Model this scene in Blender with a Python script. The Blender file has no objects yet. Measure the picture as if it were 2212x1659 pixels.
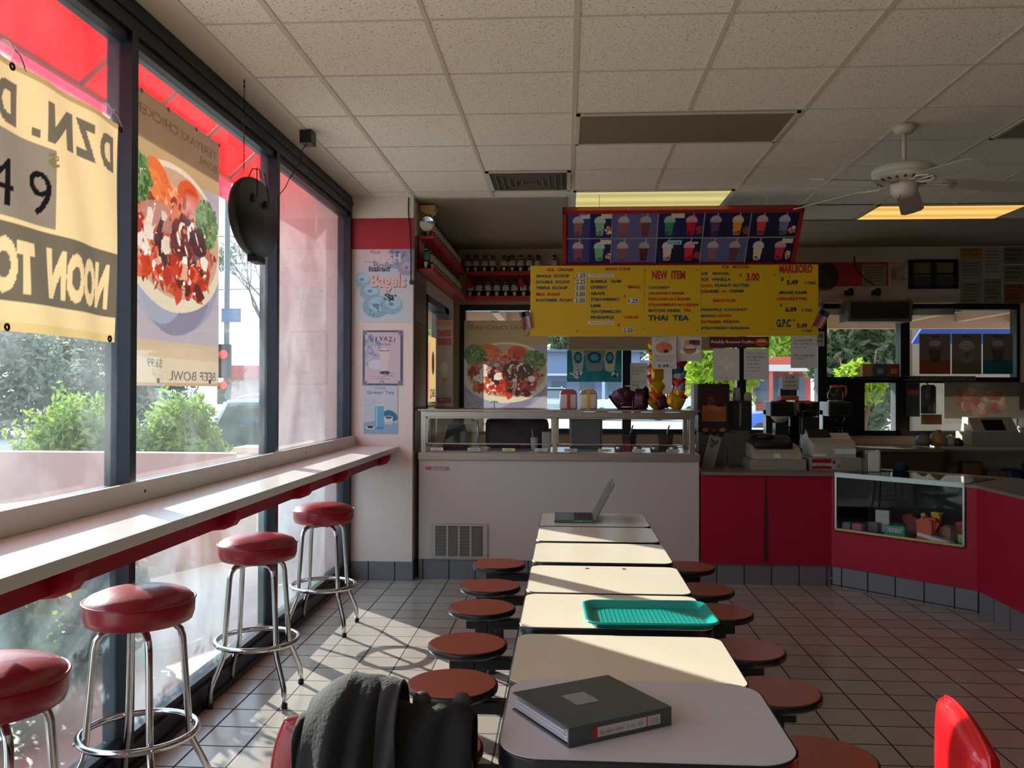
import bpy, bmesh, math, random
import numpy as np
from mathutils import Vector, Matrix
random.seed(7); rng = np.random.default_rng(7)
SC = bpy.context.scene; COL = SC.collection
PI = math.pi

# ------------------------------------------------------------------ camera
F_PX, PITCH, YAW, ROLL, EYE = 1890.2, .0072, .0614, .0036, 1.47
_c, _s = math.cos(YAW), math.sin(YAW)
_R = Vector((_c, _s, 0)); _F = Vector((-_s, _c, 0)); _Z = Vector((0, 0, 1))
_D = math.cos(PITCH)*_F + math.sin(PITCH)*_Z; _U = -math.sin(PITCH)*_F + math.cos(PITCH)*_Z
_c, _s = math.cos(ROLL), math.sin(ROLL)
_R2 = _c*_R + _s*_U; _U2 = -_s*_R + _c*_U
CAMP = Vector((0, 0, EYE))
cam_d = bpy.data.cameras.new('camera'); cam = bpy.data.objects.new('camera', cam_d); COL.objects.link(cam)
m = Matrix.Identity(4)
for i in range(3):
    m[i][0], m[i][1], m[i][2], m[i][3] = _R2[i], _U2[i], -_D[i], CAMP[i]
cam.matrix_world = m
cam_d.sensor_width = 36; cam_d.lens = F_PX/2212*36; cam_d.clip_start = .05; cam_d.clip_end = 300
SC.camera = cam

def at(px, py, ax, val):
    """point where the sight line of a measured photo position meets a known plane of the room"""
    d = _D*F_PX + _R2*(px-1106) - _U2*(py-829.5)
    k = 'xyz'.index(ax); t = (val-CAMP[k])/d[k]
    return CAMP + d*t

# ------------------------------------------------------------------ light
SC.view_settings.view_transform = 'Standard'; SC.view_settings.look = 'None'
SC.view_settings.exposure = 0.42; SC.view_settings.gamma = 1.0
SC.view_settings.use_curve_mapping = False
SC.cycles.use_denoising = True
SC.cycles.max_bounces = 10; SC.cycles.diffuse_bounces = 5; SC.cycles.transparent_max_bounces = 24
SC.cycles.transmission_bounces = 8; SC.cycles.glossy_bounces = 4
SC.cycles.sample_clamp_indirect = 6; SC.cycles.caustics_reflective = False; SC.cycles.caustics_refractive = False
world = bpy.data.worlds.new('sky'); SC.world = world; world.use_nodes = True
bg = world.node_tree.nodes['Background']; bg.inputs[0].default_value = (.64, .81, 1, 1); bg.inputs[1].default_value = 2.1
sun_d = bpy.data.lights.new('sun', 'SUN'); sun_d.energy = 10.2; sun_d.angle = .0093; sun_d.color = (1, .96, .88)
sun = bpy.data.objects.new('sun', sun_d); COL.objects.link(sun)
sun.rotation_euler = Vector((.680, -.656, -.330)).to_track_quat('-Z', 'Y').to_euler()
sun.location = (-20, 25, 15)

# ------------------------------------------------------------------ colours and materials
def lin(c):
    r = []
    for v in c[:3]:
        v = v/255
        r.append(v/12.92 if v <= .04045 else ((v+.055)/1.055)**2.4)
    return tuple(r)+(1,)
_M = {}
def mat(name, col, rough=.5, metal=0, var=.06, scale=18, bump=0, spec=.5, coat=0, emit=None, trans=0, bscale=None):
    if name in _M: return _M[name]
    m = bpy.data.materials.new(name); m.use_nodes = True; nt = m.node_tree; N = nt.nodes; L = nt.links
    b = N['Principled BSDF']
    b.inputs['Roughness'].default_value = rough; b.inputs['Metallic'].default_value = metal
    b.inputs['Specular IOR Level'].default_value = spec
    if coat: b.inputs['Coat Weight'].default_value = coat; b.inputs['Coat Roughness'].default_value = .08
    tc = N.new('ShaderNodeTexCoord'); no = N.new('ShaderNodeTexNoise'); no.inputs['Scale'].default_value = scale
    no.inputs['Detail'].default_value = 4
    L.new(tc.outputs['Object'], no.inputs['Vector'])
    mx = N.new('ShaderNodeMix'); mx.data_type = 'RGBA'
    c = lin(col); mx.inputs[6].default_value = tuple(v*(1-var) for v in c[:3])+(1,)
    mx.inputs[7].default_value = tuple(min(1, v*(1+var)) for v in c[:3])+(1,)
    L.new(no.outputs['Fac'], mx.inputs[0]); L.new(mx.outputs[2], b.inputs['Base Color'])
    if bump:
        n2 = N.new('ShaderNodeTexNoise'); n2.inputs['Scale'].default_value = bscale or scale*4; n2.inputs['Detail'].default_value = 3
        L.new(tc.outputs['Object'], n2.inputs['Vector'])
        bp = N.new('ShaderNodeBump'); bp.inputs['Strength'].default_value = bump; bp.inputs['Distance'].default_value = .01
        L.new(n2.outputs['Fac'], bp.inputs['Height']); L.new(bp.outputs[0], b.inputs['Normal'])
    if emit:
        b.inputs['Emission Color'].default_value = lin(emit[0]); b.inputs['Emission Strength'].default_value = emit[1]
    if trans: b.inputs['Transmission Weight'].default_value = trans
    _M[name] = m; return m

def glass(name, tint=(.97, .985, .985), dust=.05, smear=.25, dustcol=(.8, .88, .9), scale=1.6, refl=.6):
    """clear sheet with a fresnel reflection and a film of dust that catches the sun"""
    m = bpy.data.materials.new(name); m.use_nodes = True; nt = m.node_tree; N = nt.nodes; L = nt.links
    N.remove(N['Principled BSDF']); out = N['Material Output']
    tr = N.new('ShaderNodeBsdfTransparent'); tr.inputs[0].default_value = tint+(1,)
    gl = N.new('ShaderNodeBsdfGlossy'); gl.inputs['Roughness'].default_value = .02
    ge = N.new('ShaderNodeNewGeometry'); dt = N.new('ShaderNodeVectorMath'); dt.operation = 'DOT_PRODUCT'
    L.new(ge.outputs['Incoming'], dt.inputs[0]); L.new(ge.outputs['Normal'], dt.inputs[1])
    def mth(op, a, v2=None, b=None):
        n = N.new('ShaderNodeMath'); n.operation = op; L.new(a, n.inputs[0])
        if v2 is not None: n.inputs[1].default_value = v2
        return n.outputs[0]
    ab = mth('ABSOLUTE', dt.outputs['Value']); iv = N.new('ShaderNodeMath'); iv.operation = 'SUBTRACT'; iv.inputs[0].default_value = 1; L.new(ab, iv.inputs[1])
    fz = mth('ADD', mth('MULTIPLY', mth('POWER', iv.outputs[0], 5), .96), .04)
    m1 = N.new('ShaderNodeMixShader'); L.new(mth('MULTIPLY', fz, refl), m1.inputs[0])
    L.new(tr.outputs[0], m1.inputs[1]); L.new(gl.outputs[0], m1.inputs[2])
    tl = N.new('ShaderNodeBsdfTranslucent'); tl.inputs[0].default_value = dustcol+(1,)
    tc = N.new('ShaderNodeTexCoord'); no = N.new('ShaderNodeTexNoise'); no.inputs['Scale'].default_value = scale; no.inputs['Detail'].default_value = 8
    no.inputs['Roughness'].default_value = .62; no.inputs['Distortion'].default_value = .8
    L.new(tc.outputs['Object'], no.inputs['Vector'])
    mr = N.new('ShaderNodeMapRange'); mr.inputs[1].default_value = .42; mr.inputs[2].default_value = .72
    mr.inputs[3].default_value = dust; mr.inputs[4].default_value = dust+smear
    L.new(no.outputs['Fac'], mr.inputs[0])
    m2 = N.new('ShaderNodeMixShader'); L.new(mr.outputs[0], m2.inputs[0]); L.new(m1.outputs[0], m2.inputs[1]); L.new(tl.outputs[0], m2.inputs[2])
    L.new(m2.outputs[0], out.inputs[0]); return m

def cloth(name, col, trans=.5, var=.05, scale=6, attr=False, rough=.8):
    """thin sheet (fabric, vinyl, paper) that lets part of the light through"""
    m = bpy.data.materials.new(name); m.use_nodes = True; nt = m.node_tree; N = nt.nodes; L = nt.links
    N.remove(N['Principled BSDF']); out = N['Material Output']
    df = N.new('ShaderNodeBsdfDiffuse'); tl = N.new('ShaderNodeBsdfTranslucent')
    mx = N.new('ShaderNodeMixShader'); mx.inputs[0].default_value = trans
    if attr:
        at_ = N.new('ShaderNodeAttribute'); at_.attribute_name = 'Col'; src = at_.outputs['Color']
    else:
        tc = N.new('ShaderNodeTexCoord'); no = N.new('ShaderNodeTexNoise'); no.inputs['Scale'].default_value = scale
        L.new(tc.outputs['Object'], no.inputs['Vector']); mc = N.new('ShaderNodeMix'); mc.data_type = 'RGBA'
        c = lin(col); mc.inputs[6].default_value = tuple(v*(1-var) for v in c[:3])+(1,); mc.inputs[7].default_value = tuple(min(1, v*(1+var)) for v in c[:3])+(1,)
        L.new(no.outputs['Fac'], mc.inputs[0]); src = mc.outputs[2]
    L.new(src, df.inputs[0]); L.new(src, tl.inputs[0])
    L.new(df.outputs[0], mx.inputs[1]); L.new(tl.outputs[0], mx.inputs[2])
    gl = N.new('ShaderNodeBsdfGlossy'); gl.inputs['Roughness'].default_value = .35
    m2 = N.new('ShaderNodeMixShader'); m2.inputs[0].default_value = .04 if rough > .5 else .1
    L.new(mx.outputs[0], m2.inputs[1]); L.new(gl.outputs[0], m2.inputs[2]); L.new(m2.outputs[0], out.inputs[0])
    return m
PRINT = cloth('printed_paper', None, .12, attr=True)
PRINT_THIN = cloth('printed_vinyl', None, .30, attr=True, rough=.4)
def gloss_print():
    m = bpy.data.materials.new('glossy_print'); m.use_nodes = True; N = m.node_tree.nodes
    a = N.new('ShaderNodeAttribute'); a.attribute_name = 'Col'; b = N['Principled BSDF']; b.inputs['Roughness'].default_value = .25
    m.node_tree.links.new(a.outputs['Color'], b.inputs['Base Color']); return m
PRINT_GLOSS = gloss_print()

# ------------------------------------------------------------------ mesh helpers
_T = {}
def text_geo(s, bold=0.0, depth=0.0):
    k = (s, bold, depth)
    if k in _T: return _T[k]
    cu = bpy.data.curves.new('t', 'FONT'); cu.body = s; cu.size = 1; cu.offset = bold; cu.extrude = depth; cu.resolution_u = 3
    ob = bpy.data.objects.new('t', cu); COL.objects.link(ob)
    dg = bpy.context.evaluated_depsgraph_get(); me = ob.evaluated_get(dg).to_mesh(); me.calc_loop_triangles()
    V = np.array([v.co[:] for v in me.vertices]) if len(me.vertices) else np.zeros((0, 3))
    T = [tuple(t.vertices) for t in me.loop_triangles]
    ob.evaluated_get(dg).to_mesh_clear(); bpy.data.objects.remove(ob); bpy.data.curves.remove(cu)
    if len(V):
        lo, hi = V.min(0), V.max(0); V[:, 0] -= lo[0]; V[:, 1] -= lo[1]; V[:, 0] /= max(hi[0]-lo[0], 1e-6); V[:, 1] /= max(hi[1]-lo[1], 1e-6)
    _T[k] = (V, T); return _T[k]

class MB:
    """collects shapes, then links them as one mesh object"""
    def __init__(s): s.bm = bmesh.new(); s.mi = 0
    def _mark(s, faces):
        for f in faces: f.material_index = s.mi
    def box(s, x0, x1, y0, y1, z0, z1, bev=0, M=None, seg=2):
        r = bmesh.ops.create_cube(s.bm, size=1); vs = r['verts']
        for v in vs: v.co = Vector(((x0+x1)/2+v.co.x*(x1-x0), (y0+y1)/2+v.co.y*(y1-y0), (z0+z1)/2+v.co.z*(z1-z0)))
        fs = set(f for v in vs for f in v.link_faces); s._mark(fs)
        if bev:
            es = list(set(e for v in vs for e in v.link_edges))
            rr = bmesh.ops.bevel(s.bm, geom=es, offset=bev, segments=seg, affect='EDGES', profile=.6)
            s._mark(rr['faces']); vs = list(set(v for f in rr['faces'] for v in f.verts) | set(v for v in vs if v.is_valid))
        if M is not None:
            for v in vs:
                if v.is_valid: v.co = M @ v.co
        return s
    def lathe(s, prof, n=24, c=(0, 0, 0), M=None, smooth=True):
        rows = []
        for r, z in prof:
            if r < 1e-6: rows.append([s.bm.verts.new((c[0], c[1], c[2]+z))])
            else: rows.append([s.bm.verts.new((c[0]+r*math.cos(2*PI*i/n), c[1]+r*math.sin(2*PI*i/n), c[2]+z)) for i in range(n)])
        for a, b in zip(rows, rows[1:]):
            for i in range(n):
                j = (i+1) % n
                try:
                    if len(a) == 1 and len(b) == 1: continue
                    if len(a) == 1: f = s.bm.faces.new((a[0], b[j], b[i]))
                    elif len(b) == 1: f = s.bm.faces.new((a[i], a[j], b[0]))
                    else: f = s.bm.faces.new((a[i], a[j], b[j], b[i]))
                    f.material_index = s.mi; f.smooth = smooth
                except ValueError: pass
        if M is not None:
            for r in rows:
                for v in r: v.co = M @ v.co
        return s
    def tube(s, pts, r, n=10, closed=False, cap=True, rs=None):
        P = [Vector(p) for p in pts]; rows = []; m_ = len(P); up = Vector((0, 0, 1)); prev = None
        for i, p in enumerate(P):
            if closed: t = (P[(i+1) % m_]-P[i-1]).normalized()
            else: t = (P[min(i+1, m_-1)]-P[max(i-1, 0)]).normalized()
            if prev is None:
                a = up if abs(t.dot(up)) < .9 else Vector((1, 0, 0)); u = t.cross(a).normalized()
            else:
                u = (prev-t*prev.dot(t)).normalized()
            prev = u; w = t.cross(u); rr = rs[i] if rs else r
            rows.append([s.bm.verts.new(p+rr*(u*math.cos(2*PI*k/n)+w*math.sin(2*PI*k/n))) for k in range(n)])
        R = list(zip(rows, rows[1:]))+([(rows[-1], rows[0])] if closed else [])
        for a, b in R:
            for k in range(n):
                j = (k+1) % n; f = s.bm.faces.new((a[k], a[j], b[j], b[k])); f.smooth = True; f.material_index = s.mi
        if cap and not closed:
            for q in (rows[0][::-1], rows[-1]):
                f = s.bm.faces.new(q); f.material_index = s.mi
        return s
    def prism(s, poly, h0, h1, M=None, bev=0):
        """polygon in xy extruded from z=h0 to h1"""
        lo = [s.bm.verts.new((x, y, h0)) for x, y in poly]; hi = [s.bm.verts.new((x, y, h1)) for x, y in poly]
        n = len(poly); fs = [s.bm.faces.new(lo[::-1]), s.bm.faces.new(hi)]
        for i in range(n):
            j = (i+1) % n; fs.append(s.bm.faces.new((lo[i], lo[j], hi[j], hi[i])))
        s._mark(fs); vs = lo+hi
        if bev:
            es = [e for e in fs[1].edges]+[e for e in fs[0].edges]
            rr = bmesh.ops.bevel(s.bm, geom=es, offset=bev, segments=2, affect='EDGES', profile=.6); s._mark(rr['faces'])
            vs = [v for v in set(vs) | set(v for f in rr['faces'] for v in f.verts) if v.is_valid]
        if M is not None:
            for v in vs: v.co = M @ v.co
        return s
    def quad(s, a, b, c, d):
        f = s.bm.faces.new([s.bm.verts.new(Vector(p)) for p in (a, b, c, d)]); f.material_index = s.mi; return s
    def text(s, txt, o, ux, uy, w, h, bold=.01, mirror=False, depth=.0):
        V, T = text_geo(txt, bold, depth); o = Vector(o); ux = Vector(ux); uy = Vector(uy); nz = ux.cross(uy)
        vs = []
        for v in V:
            x = 1-v[0] if mirror else v[0]
            vs.append(s.bm.verts.new(o+ux*(x*w)+uy*(v[1]*h)+nz*(v[2]*.05)))
        for t in T:
            try:
                f = s.bm.faces.new([vs[i] for i in t]); f.material_index = s.mi
            except ValueError: pass
        return s
    def build(s, name, m, parent=None, loc=None):
        bmesh.ops.recalc_face_normals(s.bm, faces=s.bm.faces)
        me = bpy.data.meshes.new(name); s.bm.to_mesh(me); s.bm.free()
        for x in (m if isinstance(m, (list, tuple)) else [m]): me.materials.append(x)
        o = bpy.data.objects.new(name, me); COL.objects.link(o)
        if parent is not None: o.parent = parent
        if loc: o.location = loc
        return o

def tag(o, label=None, cat=None, group=None, kind=None):
    if label: o['label'] = label
    if cat: o['category'] = cat
    if group: o['group'] = group
    if kind: o['kind'] = kind
    return o
def thing(name, label, cat, loc=(0, 0, 0), rz=0, group=None):
    o = bpy.data.objects.new(name, None); COL.objects.link(o); o.location = loc; o.rotation_euler = (0, 0, rz)
    o.empty_display_size = .1
    return tag(o, label, cat, group)
def struct(mb, name, m):
    return tag(mb.build(name, m), kind='structure')
def dup(root, loc=None, rz=None, label=None, group=None, rot=None):
    r = root.copy(); COL.objects.link(r)
    if loc is not None: r.location = loc
    if rz is not None: r.rotation_euler = (0, 0, rz)
    if rot is not None: r.rotation_euler = rot
    if label: r['label'] = label
    if group: r['group'] = group
    for ch in root.children:
        c = ch.copy(); COL.objects.link(c); c.parent = r
        for g in ch.children:
            d = g.copy(); COL.objects.link(d); d.parent = c
    return r
def smooth(o):
    for p in o.data.polygons: p.use_smooth = True
    return o
def rrect(x0, x1, y0, y1, r, n=6):
    P = []
    for cx, cy, a0 in ((x1-r, y1-r, 0), (x0+r, y1-r, 90), (x0+r, y0+r, 180), (x1-r, y0+r, 270)):
        for i in range(n+1):
            a = math.radians(a0+90*i/n); P.append((cx+r*math.cos(a), cy+r*math.sin(a)))
    return P

class Art:
    """small painting: colours held at the corners of a fine grid, in metres, origin top left, v downwards"""
    def __init__(s, w, h, cell, bgc=(255, 255, 255)):
        s.w, s.h = w, h; s.nx, s.ny = max(2, int(w/cell)), max(2, int(h/cell))
        s.X, s.Y = np.meshgrid(np.linspace(0, 1, s.nx+1), np.linspace(0, 1, s.ny+1))
        s.a = np.zeros((s.ny+1, s.nx+1, 3)); s.a[:] = lin(bgc)[:3]
    def _p(s, mask, c, al=1):
        c = np.array(lin(c)[:3]); s.a[mask] = s.a[mask]*(1-al)+c*al; return s
    def rect(s, x0, x1, y0, y1, c, al=1): return s._p((s.X >= x0) & (s.X <= x1) & (s.Y >= y0) & (s.Y <= y1), c, al)
    def ell(s, cx, cy, rx, ry, c, al=1, rot=0, y0=-9, y1=9):
        dx, dy = (s.X-cx)*s.w, (s.Y-cy)*s.h; cr, sr = math.cos(rot), math.sin(rot)
        u, v = dx*cr+dy*sr, -dx*sr+dy*cr
        return s._p(((u/(rx*s.w))**2+(v/(ry*s.h))**2 <= 1) & (s.Y > y0) & (s.Y < y1), c, al)
    def poly(s, pts, c, al=1):
        ins = np.zeros(s.X.shape, bool); n = len(pts)
        for i in range(n):
            x1, y1 = pts[i]; x2, y2 = pts[(i+1) % n]
            if y1 == y2: continue
            cnd = ((s.Y < y1) != (s.Y < y2)) & (s.X < (x2-x1)*(s.Y-y1)/(y2-y1)+x1); ins ^= cnd
        return s._p(ins, c, al)
    def text(s, t, x0, x1, y0, y1, c, bold=.01, mirror=False, al=1):
        V, T = text_geo(t, bold, 0); mask = np.zeros(s.X.shape, bool)
        vx = (1-V[:, 0]) if mirror else V[:, 0]
        PX = x0+vx*(x1-x0); PY = y1-V[:, 1]*(y1-y0)
        for t_ in T:
            ax, ay, bx, by, cx, cy = PX[t_[0]], PY[t_[0]], PX[t_[1]], PY[t_[1]], PX[t_[2]], PY[t_[2]]
            i0, i1 = int(max(0, min(ax, bx, cx)*s.nx)), int(min(s.nx, max(ax, bx, cx)*s.nx)+2)
            j0, j1 = int(max(0, min(ay, by, cy)*s.ny)), int(min(s.ny, max(ay, by, cy)*s.ny)+2)
            if i1 <= i0 or j1 <= j0: continue
            X, Y = s.X[j0:j1, i0:i1], s.Y[j0:j1, i0:i1]
            d1 = (X-bx)*(ay-by)-(ax-bx)*(Y-by); d2 = (X-cx)*(by-cy)-(bx-cx)*(Y-cy); d3 = (X-ax)*(cy-ay)-(cx-ax)*(Y-ay)
            mask[j0:j1, i0:i1] |= ~(((d1 < 0) | (d2 < 0) | (d3 < 0)) & ((d1 > 0) | (d2 > 0) | (d3 > 0)))
        return s._p(mask, c, al)
    def blobs(s, n, cx, cy, rx, ry, sz, cols, al=1, seed=1, flat=.6):
        r = random.Random(seed)
        for _ in range(n):
            a, q = r.uniform(0, 2*PI), math.sqrt(r.random()); k = r.uniform(.5, 1.2)*sz
            s.ell(cx+rx*q*math.cos(a), cy+ry*q*math.sin(a), k, k*r.uniform(flat, 1)*s.w/s.h, r.choice(cols), al, r.uniform(0, PI))
        return s
    def shards(s, n, cx, cy, rx, ry, sz, cols, al=1, seed=1, flat=.6):
        r = random.Random(seed)
        for _ in range(n):
            a, q = r.uniform(0, 2*PI), math.sqrt(r.random()); k = r.uniform(.35, 1.3)*sz; fl = r.uniform(flat*.6, 1); ro = r.uniform(0, PI)
            x, y = cx+rx*q*math.cos(a), cy+ry*q*math.sin(a); m_ = r.randint(5, 8); P = []
            for i in range(m_):
                t = 2*PI*i/m_; rr = k*r.uniform(.55, 1.25); u, v = rr*math.cos(t), rr*fl*math.sin(t)
                P.append((x+u*math.cos(ro)-v*math.sin(ro), y+(u*math.sin(ro)+v*math.cos(ro))*s.w/s.h))
            s.poly(P, r.choice(cols), al)
        return s
    def build(s, name, o, ux, uy, m=None, parent=None, bulge=None):
        """o = top left corner, ux to the right, uy up; bulge(X, Y) pushes the sheet along its normal"""
        o, ux, uy = Vector(o), Vector(ux), Vector(uy); nz = ux.cross(uy)
        P = (np.array(o)[None, None]+s.X[..., None]*s.w*np.array(ux)-s.Y[..., None]*s.h*np.array(uy))
        if bulge: P = P+bulge(s.X, s.Y)[..., None]*np.array(nz)
        V = P.reshape(-1, 3); nx, ny = s.nx, s.ny
        i = np.arange(ny)[:, None]*(nx+1)+np.arange(nx)[None]
        Fc = np.stack([i+nx+1, i+nx+2, i+1, i], -1).reshape(-1, 4)
        me = bpy.data.meshes.new(name); me.vertices.add(len(V)); me.vertices.foreach_set('co', V.ravel())
        me.loops.add(Fc.size); me.loops.foreach_set('vertex_index', Fc.ravel()); me.polygons.add(len(Fc))
        me.polygons.foreach_set('loop_start', np.arange(len(Fc))*4); me.update(calc_edges=True)
        ca = me.color_attributes.new('Col', 'FLOAT_COLOR', 'POINT')
        ca.data.foreach_set('color', np.concatenate([s.a.reshape(-1, 3), np.ones((len(V), 1))], 1).ravel())
        me.materials.append(m or PRINT); ob = bpy.data.objects.new(name, me); COL.objects.link(ob)
        if parent is not None: ob.parent = parent
        if bulge: smooth(ob)
        return ob

# ------------------------------------------------------------------ common materials
WHITE = mat('white_paint', (214, 206, 194), .55, var=.04, scale=3, bump=.05)
CREAMW = mat('cream_wall_paint', (196, 180, 158), .6, var=.07, scale=3)
REDP = mat('red_paint', (168, 22, 34), .42, var=.08, scale=4)
REDL = mat('red_laminate', (162, 23, 50), .5, var=.09, scale=3, bump=.03, spec=.25)
DARK = mat('dark_bronze_aluminium', (34, 38, 46), .38, metal=.5, var=.12, scale=12)
BLACK = mat('black_plastic', (18, 18, 20), .45)
BLKR = mat('black_rubber_edge', (16, 18, 22), .3, var=.15)
CHROME = mat('chrome', (205, 205, 205), .14, metal=1, var=.1, scale=30)
STEEL = mat('stainless_steel', (185, 178, 165), .28, metal=1, var=.08, scale=5)
STEELB = mat('brushed_steel_band', (176, 166, 152), .38, metal=.9, var=.08, scale=5)
LAMW = mat('white_laminate', (226, 224, 222), .22, var=.03, scale=6)
CREAML = mat('cream_laminate_tabletop', (224, 214, 192), .3, var=.03, scale=40)
VINYL = mat('dark_red_vinyl', (150, 20, 34), .32, var=.1, scale=9, bump=.08, coat=.2)
GREY = mat('grey_plastic', (120, 118, 112), .5)
BEIGE = mat('beige_plastic', (196, 188, 170), .5)
LGREY = mat('light_grey_plastic', (168, 168, 166), .5)
PAPER = mat('white_paper', (222, 218, 210), .8, var=.03)
INK = mat('dark_ink', (40, 40, 46), .7)
REDI = mat('red_ink', (176, 26, 22), .6)
BLUEI = mat('blue_ink', (18, 62, 86), .6)
WOOD = mat('dark_brown_wood', (84, 56, 38), .4, var=.25, scale=5)
GLASS = glass('window_glass', dust=.015, smear=.05)
GLASSLOW = glass('dirty_low_window_glass', dust=.02, smear=.10, dustcol=(.62, .85, .93), scale=1.1)
GLASSB = glass('back_window_glass', dust=.004, smear=.01)
CASEG = glass('display_case_glass', dust=.002, smear=.006, refl=.35)

def tiled(name, col, grout, size, off, gw=.005, rough=.3, var=.05, axis='xy', dirt=.15):
    """square tiles with grout lines laid out from a known corner"""
    m = bpy.data.materials.new(name); m.use_nodes = True; nt = m.node_tree; N = nt.nodes; L = nt.links; b = N['Principled BSDF']
    tc = N.new('ShaderNodeTexCoord'); sp = N.new('ShaderNodeSeparateXYZ'); L.new(tc.outputs['Object'], sp.inputs[0])
    def edge(ax, o):
        a = N.new('ShaderNodeMath'); a.operation = 'SUBTRACT'; a.inputs[1].default_value = o; L.new(sp.outputs[ax], a.inputs[0])
        d = N.new('ShaderNodeMath'); d.operation = 'DIVIDE'; d.inputs[1].default_value = size; L.new(a.outputs[0], d.inputs[0])
        f = N.new('ShaderNodeMath'); f.operation = 'FRACT'; L.new(d.outputs[0], f.inputs[0])
        p = N.new('ShaderNodeMath'); p.operation = 'PINGPONG'; p.inputs[1].default_value = .5; L.new(f.outputs[0], p.inputs[0])
        fl = N.new('ShaderNodeMath'); fl.operation = 'FLOOR'; L.new(d.outputs[0], fl.inputs[0]); return p, fl
    p1, f1 = edge(axis[0].upper(), off[0]); p2, f2 = edge(axis[1].upper(), off[1])
    mn = N.new('ShaderNodeMath'); mn.operation = 'MINIMUM'; L.new(p1.outputs[0], mn.inputs[0]); L.new(p2.outputs[0], mn.inputs[1])
    mr = N.new('ShaderNodeMapRange'); mr.inputs[1].default_value = gw/size*.5; mr.inputs[2].default_value = gw/size*.5+.006
    L.new(mn.outputs[0], mr.inputs[0])
    cb = N.new('ShaderNodeCombineXYZ'); L.new(f1.outputs[0], cb.inputs[0]); L.new(f2.outputs[0], cb.inputs[1])
    wn = N.new('ShaderNodeTexWhiteNoise'); L.new(cb.outputs[0], wn.inputs[0])
    no = N.new('ShaderNodeTexNoise'); no.inputs['Scale'].default_value = 9; no.inputs['Detail'].default_value = 6; L.new(tc.outputs['Object'], no.inputs['Vector'])
    c = lin(col); mx = N.new('ShaderNodeMix'); mx.data_type = 'RGBA'
    mx.inputs[6].default_value = tuple(v*(1-var) for v in c[:3])+(1,); mx.inputs[7].default_value = tuple(min(1, v*(1+var)) for v in c[:3])+(1,)
    L.new(wn.outputs[0], mx.inputs[0])
    md = N.new('ShaderNodeMix'); md.data_type = 'RGBA'; md.blend_type = 'MULTIPLY'; md.inputs[0].default_value = dirt
    L.new(mx.outputs[2], md.inputs[6]); L.new(no.outputs['Fac'], md.inputs[7])
    mg = N.new('ShaderNodeMix'); mg.data_type = 'RGBA'; mg.inputs[6].default_value = lin(grout)
    L.new(mr.outputs[0], mg.inputs[0]); L.new(md.outputs[2], mg.inputs[7]); L.new(mg.outputs[2], b.inputs['Base Color'])
    ru = N.new('ShaderNodeMapRange'); ru.inputs[3].default_value = .9; ru.inputs[4].default_value = rough; L.new(mr.outputs[0], ru.inputs[0]); L.new(ru.outputs[0], b.inputs['Roughness'])
    bp = N.new('ShaderNodeBump'); bp.inputs['Strength'].default_value = .5; bp.inputs['Distance'].default_value = .003
    L.new(mr.outputs[0], bp.inputs['Height']); L.new(bp.outputs[0], b.inputs['Normal']); return m
TS = .2054
FLOORM = tiled('floor_tiles', (178, 168, 158), (36, 32, 32), TS, (-1.107, 3.947), gw=.007, rough=.22, var=.08)
BASEM = tiled('base_tiles_front', (120, 122, 126), (36, 34, 34), TS, (-1.107, 1.0), gw=.007, rough=.35, axis='xz')
BASEY = tiled('base_tiles_side', (120, 122, 126), (36, 34, 34), TS, (5.98, 1.0), gw=.007, rough=.35, axis='yz')
def pitted():
    m = bpy.data.materials.new('mineral_fibre_ceiling_tile'); m.use_nodes = True; nt = m.node_tree; N = nt.nodes; L = nt.links; b = N['Principled BSDF']
    b.inputs['Roughness'].default_value = .9; tc = N.new('ShaderNodeTexCoord')
    v = N.new('ShaderNodeTexNoise'); v.inputs['Scale'].default_value = 95; v.inputs['Detail'].default_value = 3; L.new(tc.outputs['Object'], v.inputs['Vector'])
    mr = N.new('ShaderNodeMapRange'); mr.inputs[1].default_value = .30; mr.inputs[2].default_value = .42; L.new(v.outputs['Fac'], mr.inputs[0])
    mx = N.new('ShaderNodeMix'); mx.data_type = 'RGBA'; mx.inputs[6].default_value = lin((150, 142, 126)); mx.inputs[7].default_value = lin((238, 229, 211))
    L.new(mr.outputs[0], mx.inputs[0]); L.new(mx.outputs[2], b.inputs['Base Color'])
    bp = N.new('ShaderNodeBump'); bp.inputs['Strength'].default_value = .35; bp.inputs['Distance'].default_value = .004
    L.new(mr.outputs[0], bp.inputs['Height']); L.new(bp.outputs[0], b.inputs['Normal']); return m
CEILM = pitted()
GRIDM = mat('ceiling_grid_paint', (206, 196, 174), .5, var=.03)

# ------------------------------------------------------------------ room shell
XW, XR, YB, YF, CH = -1.66, 6.2, -3.0, 9.2, 2.97
CEIL2 = 2.97
b = MB(); b.box(XW-.12, XR+.2, YB-.2, YF+.15, -.12, 0); struct(b, 'floor', FLOORM)
b = MB(); b.box(XW-.3, XR+.2, YB-.2, YF+.2, CH, CH+.12); struct(b, 'ceiling', CEILM)
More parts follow.
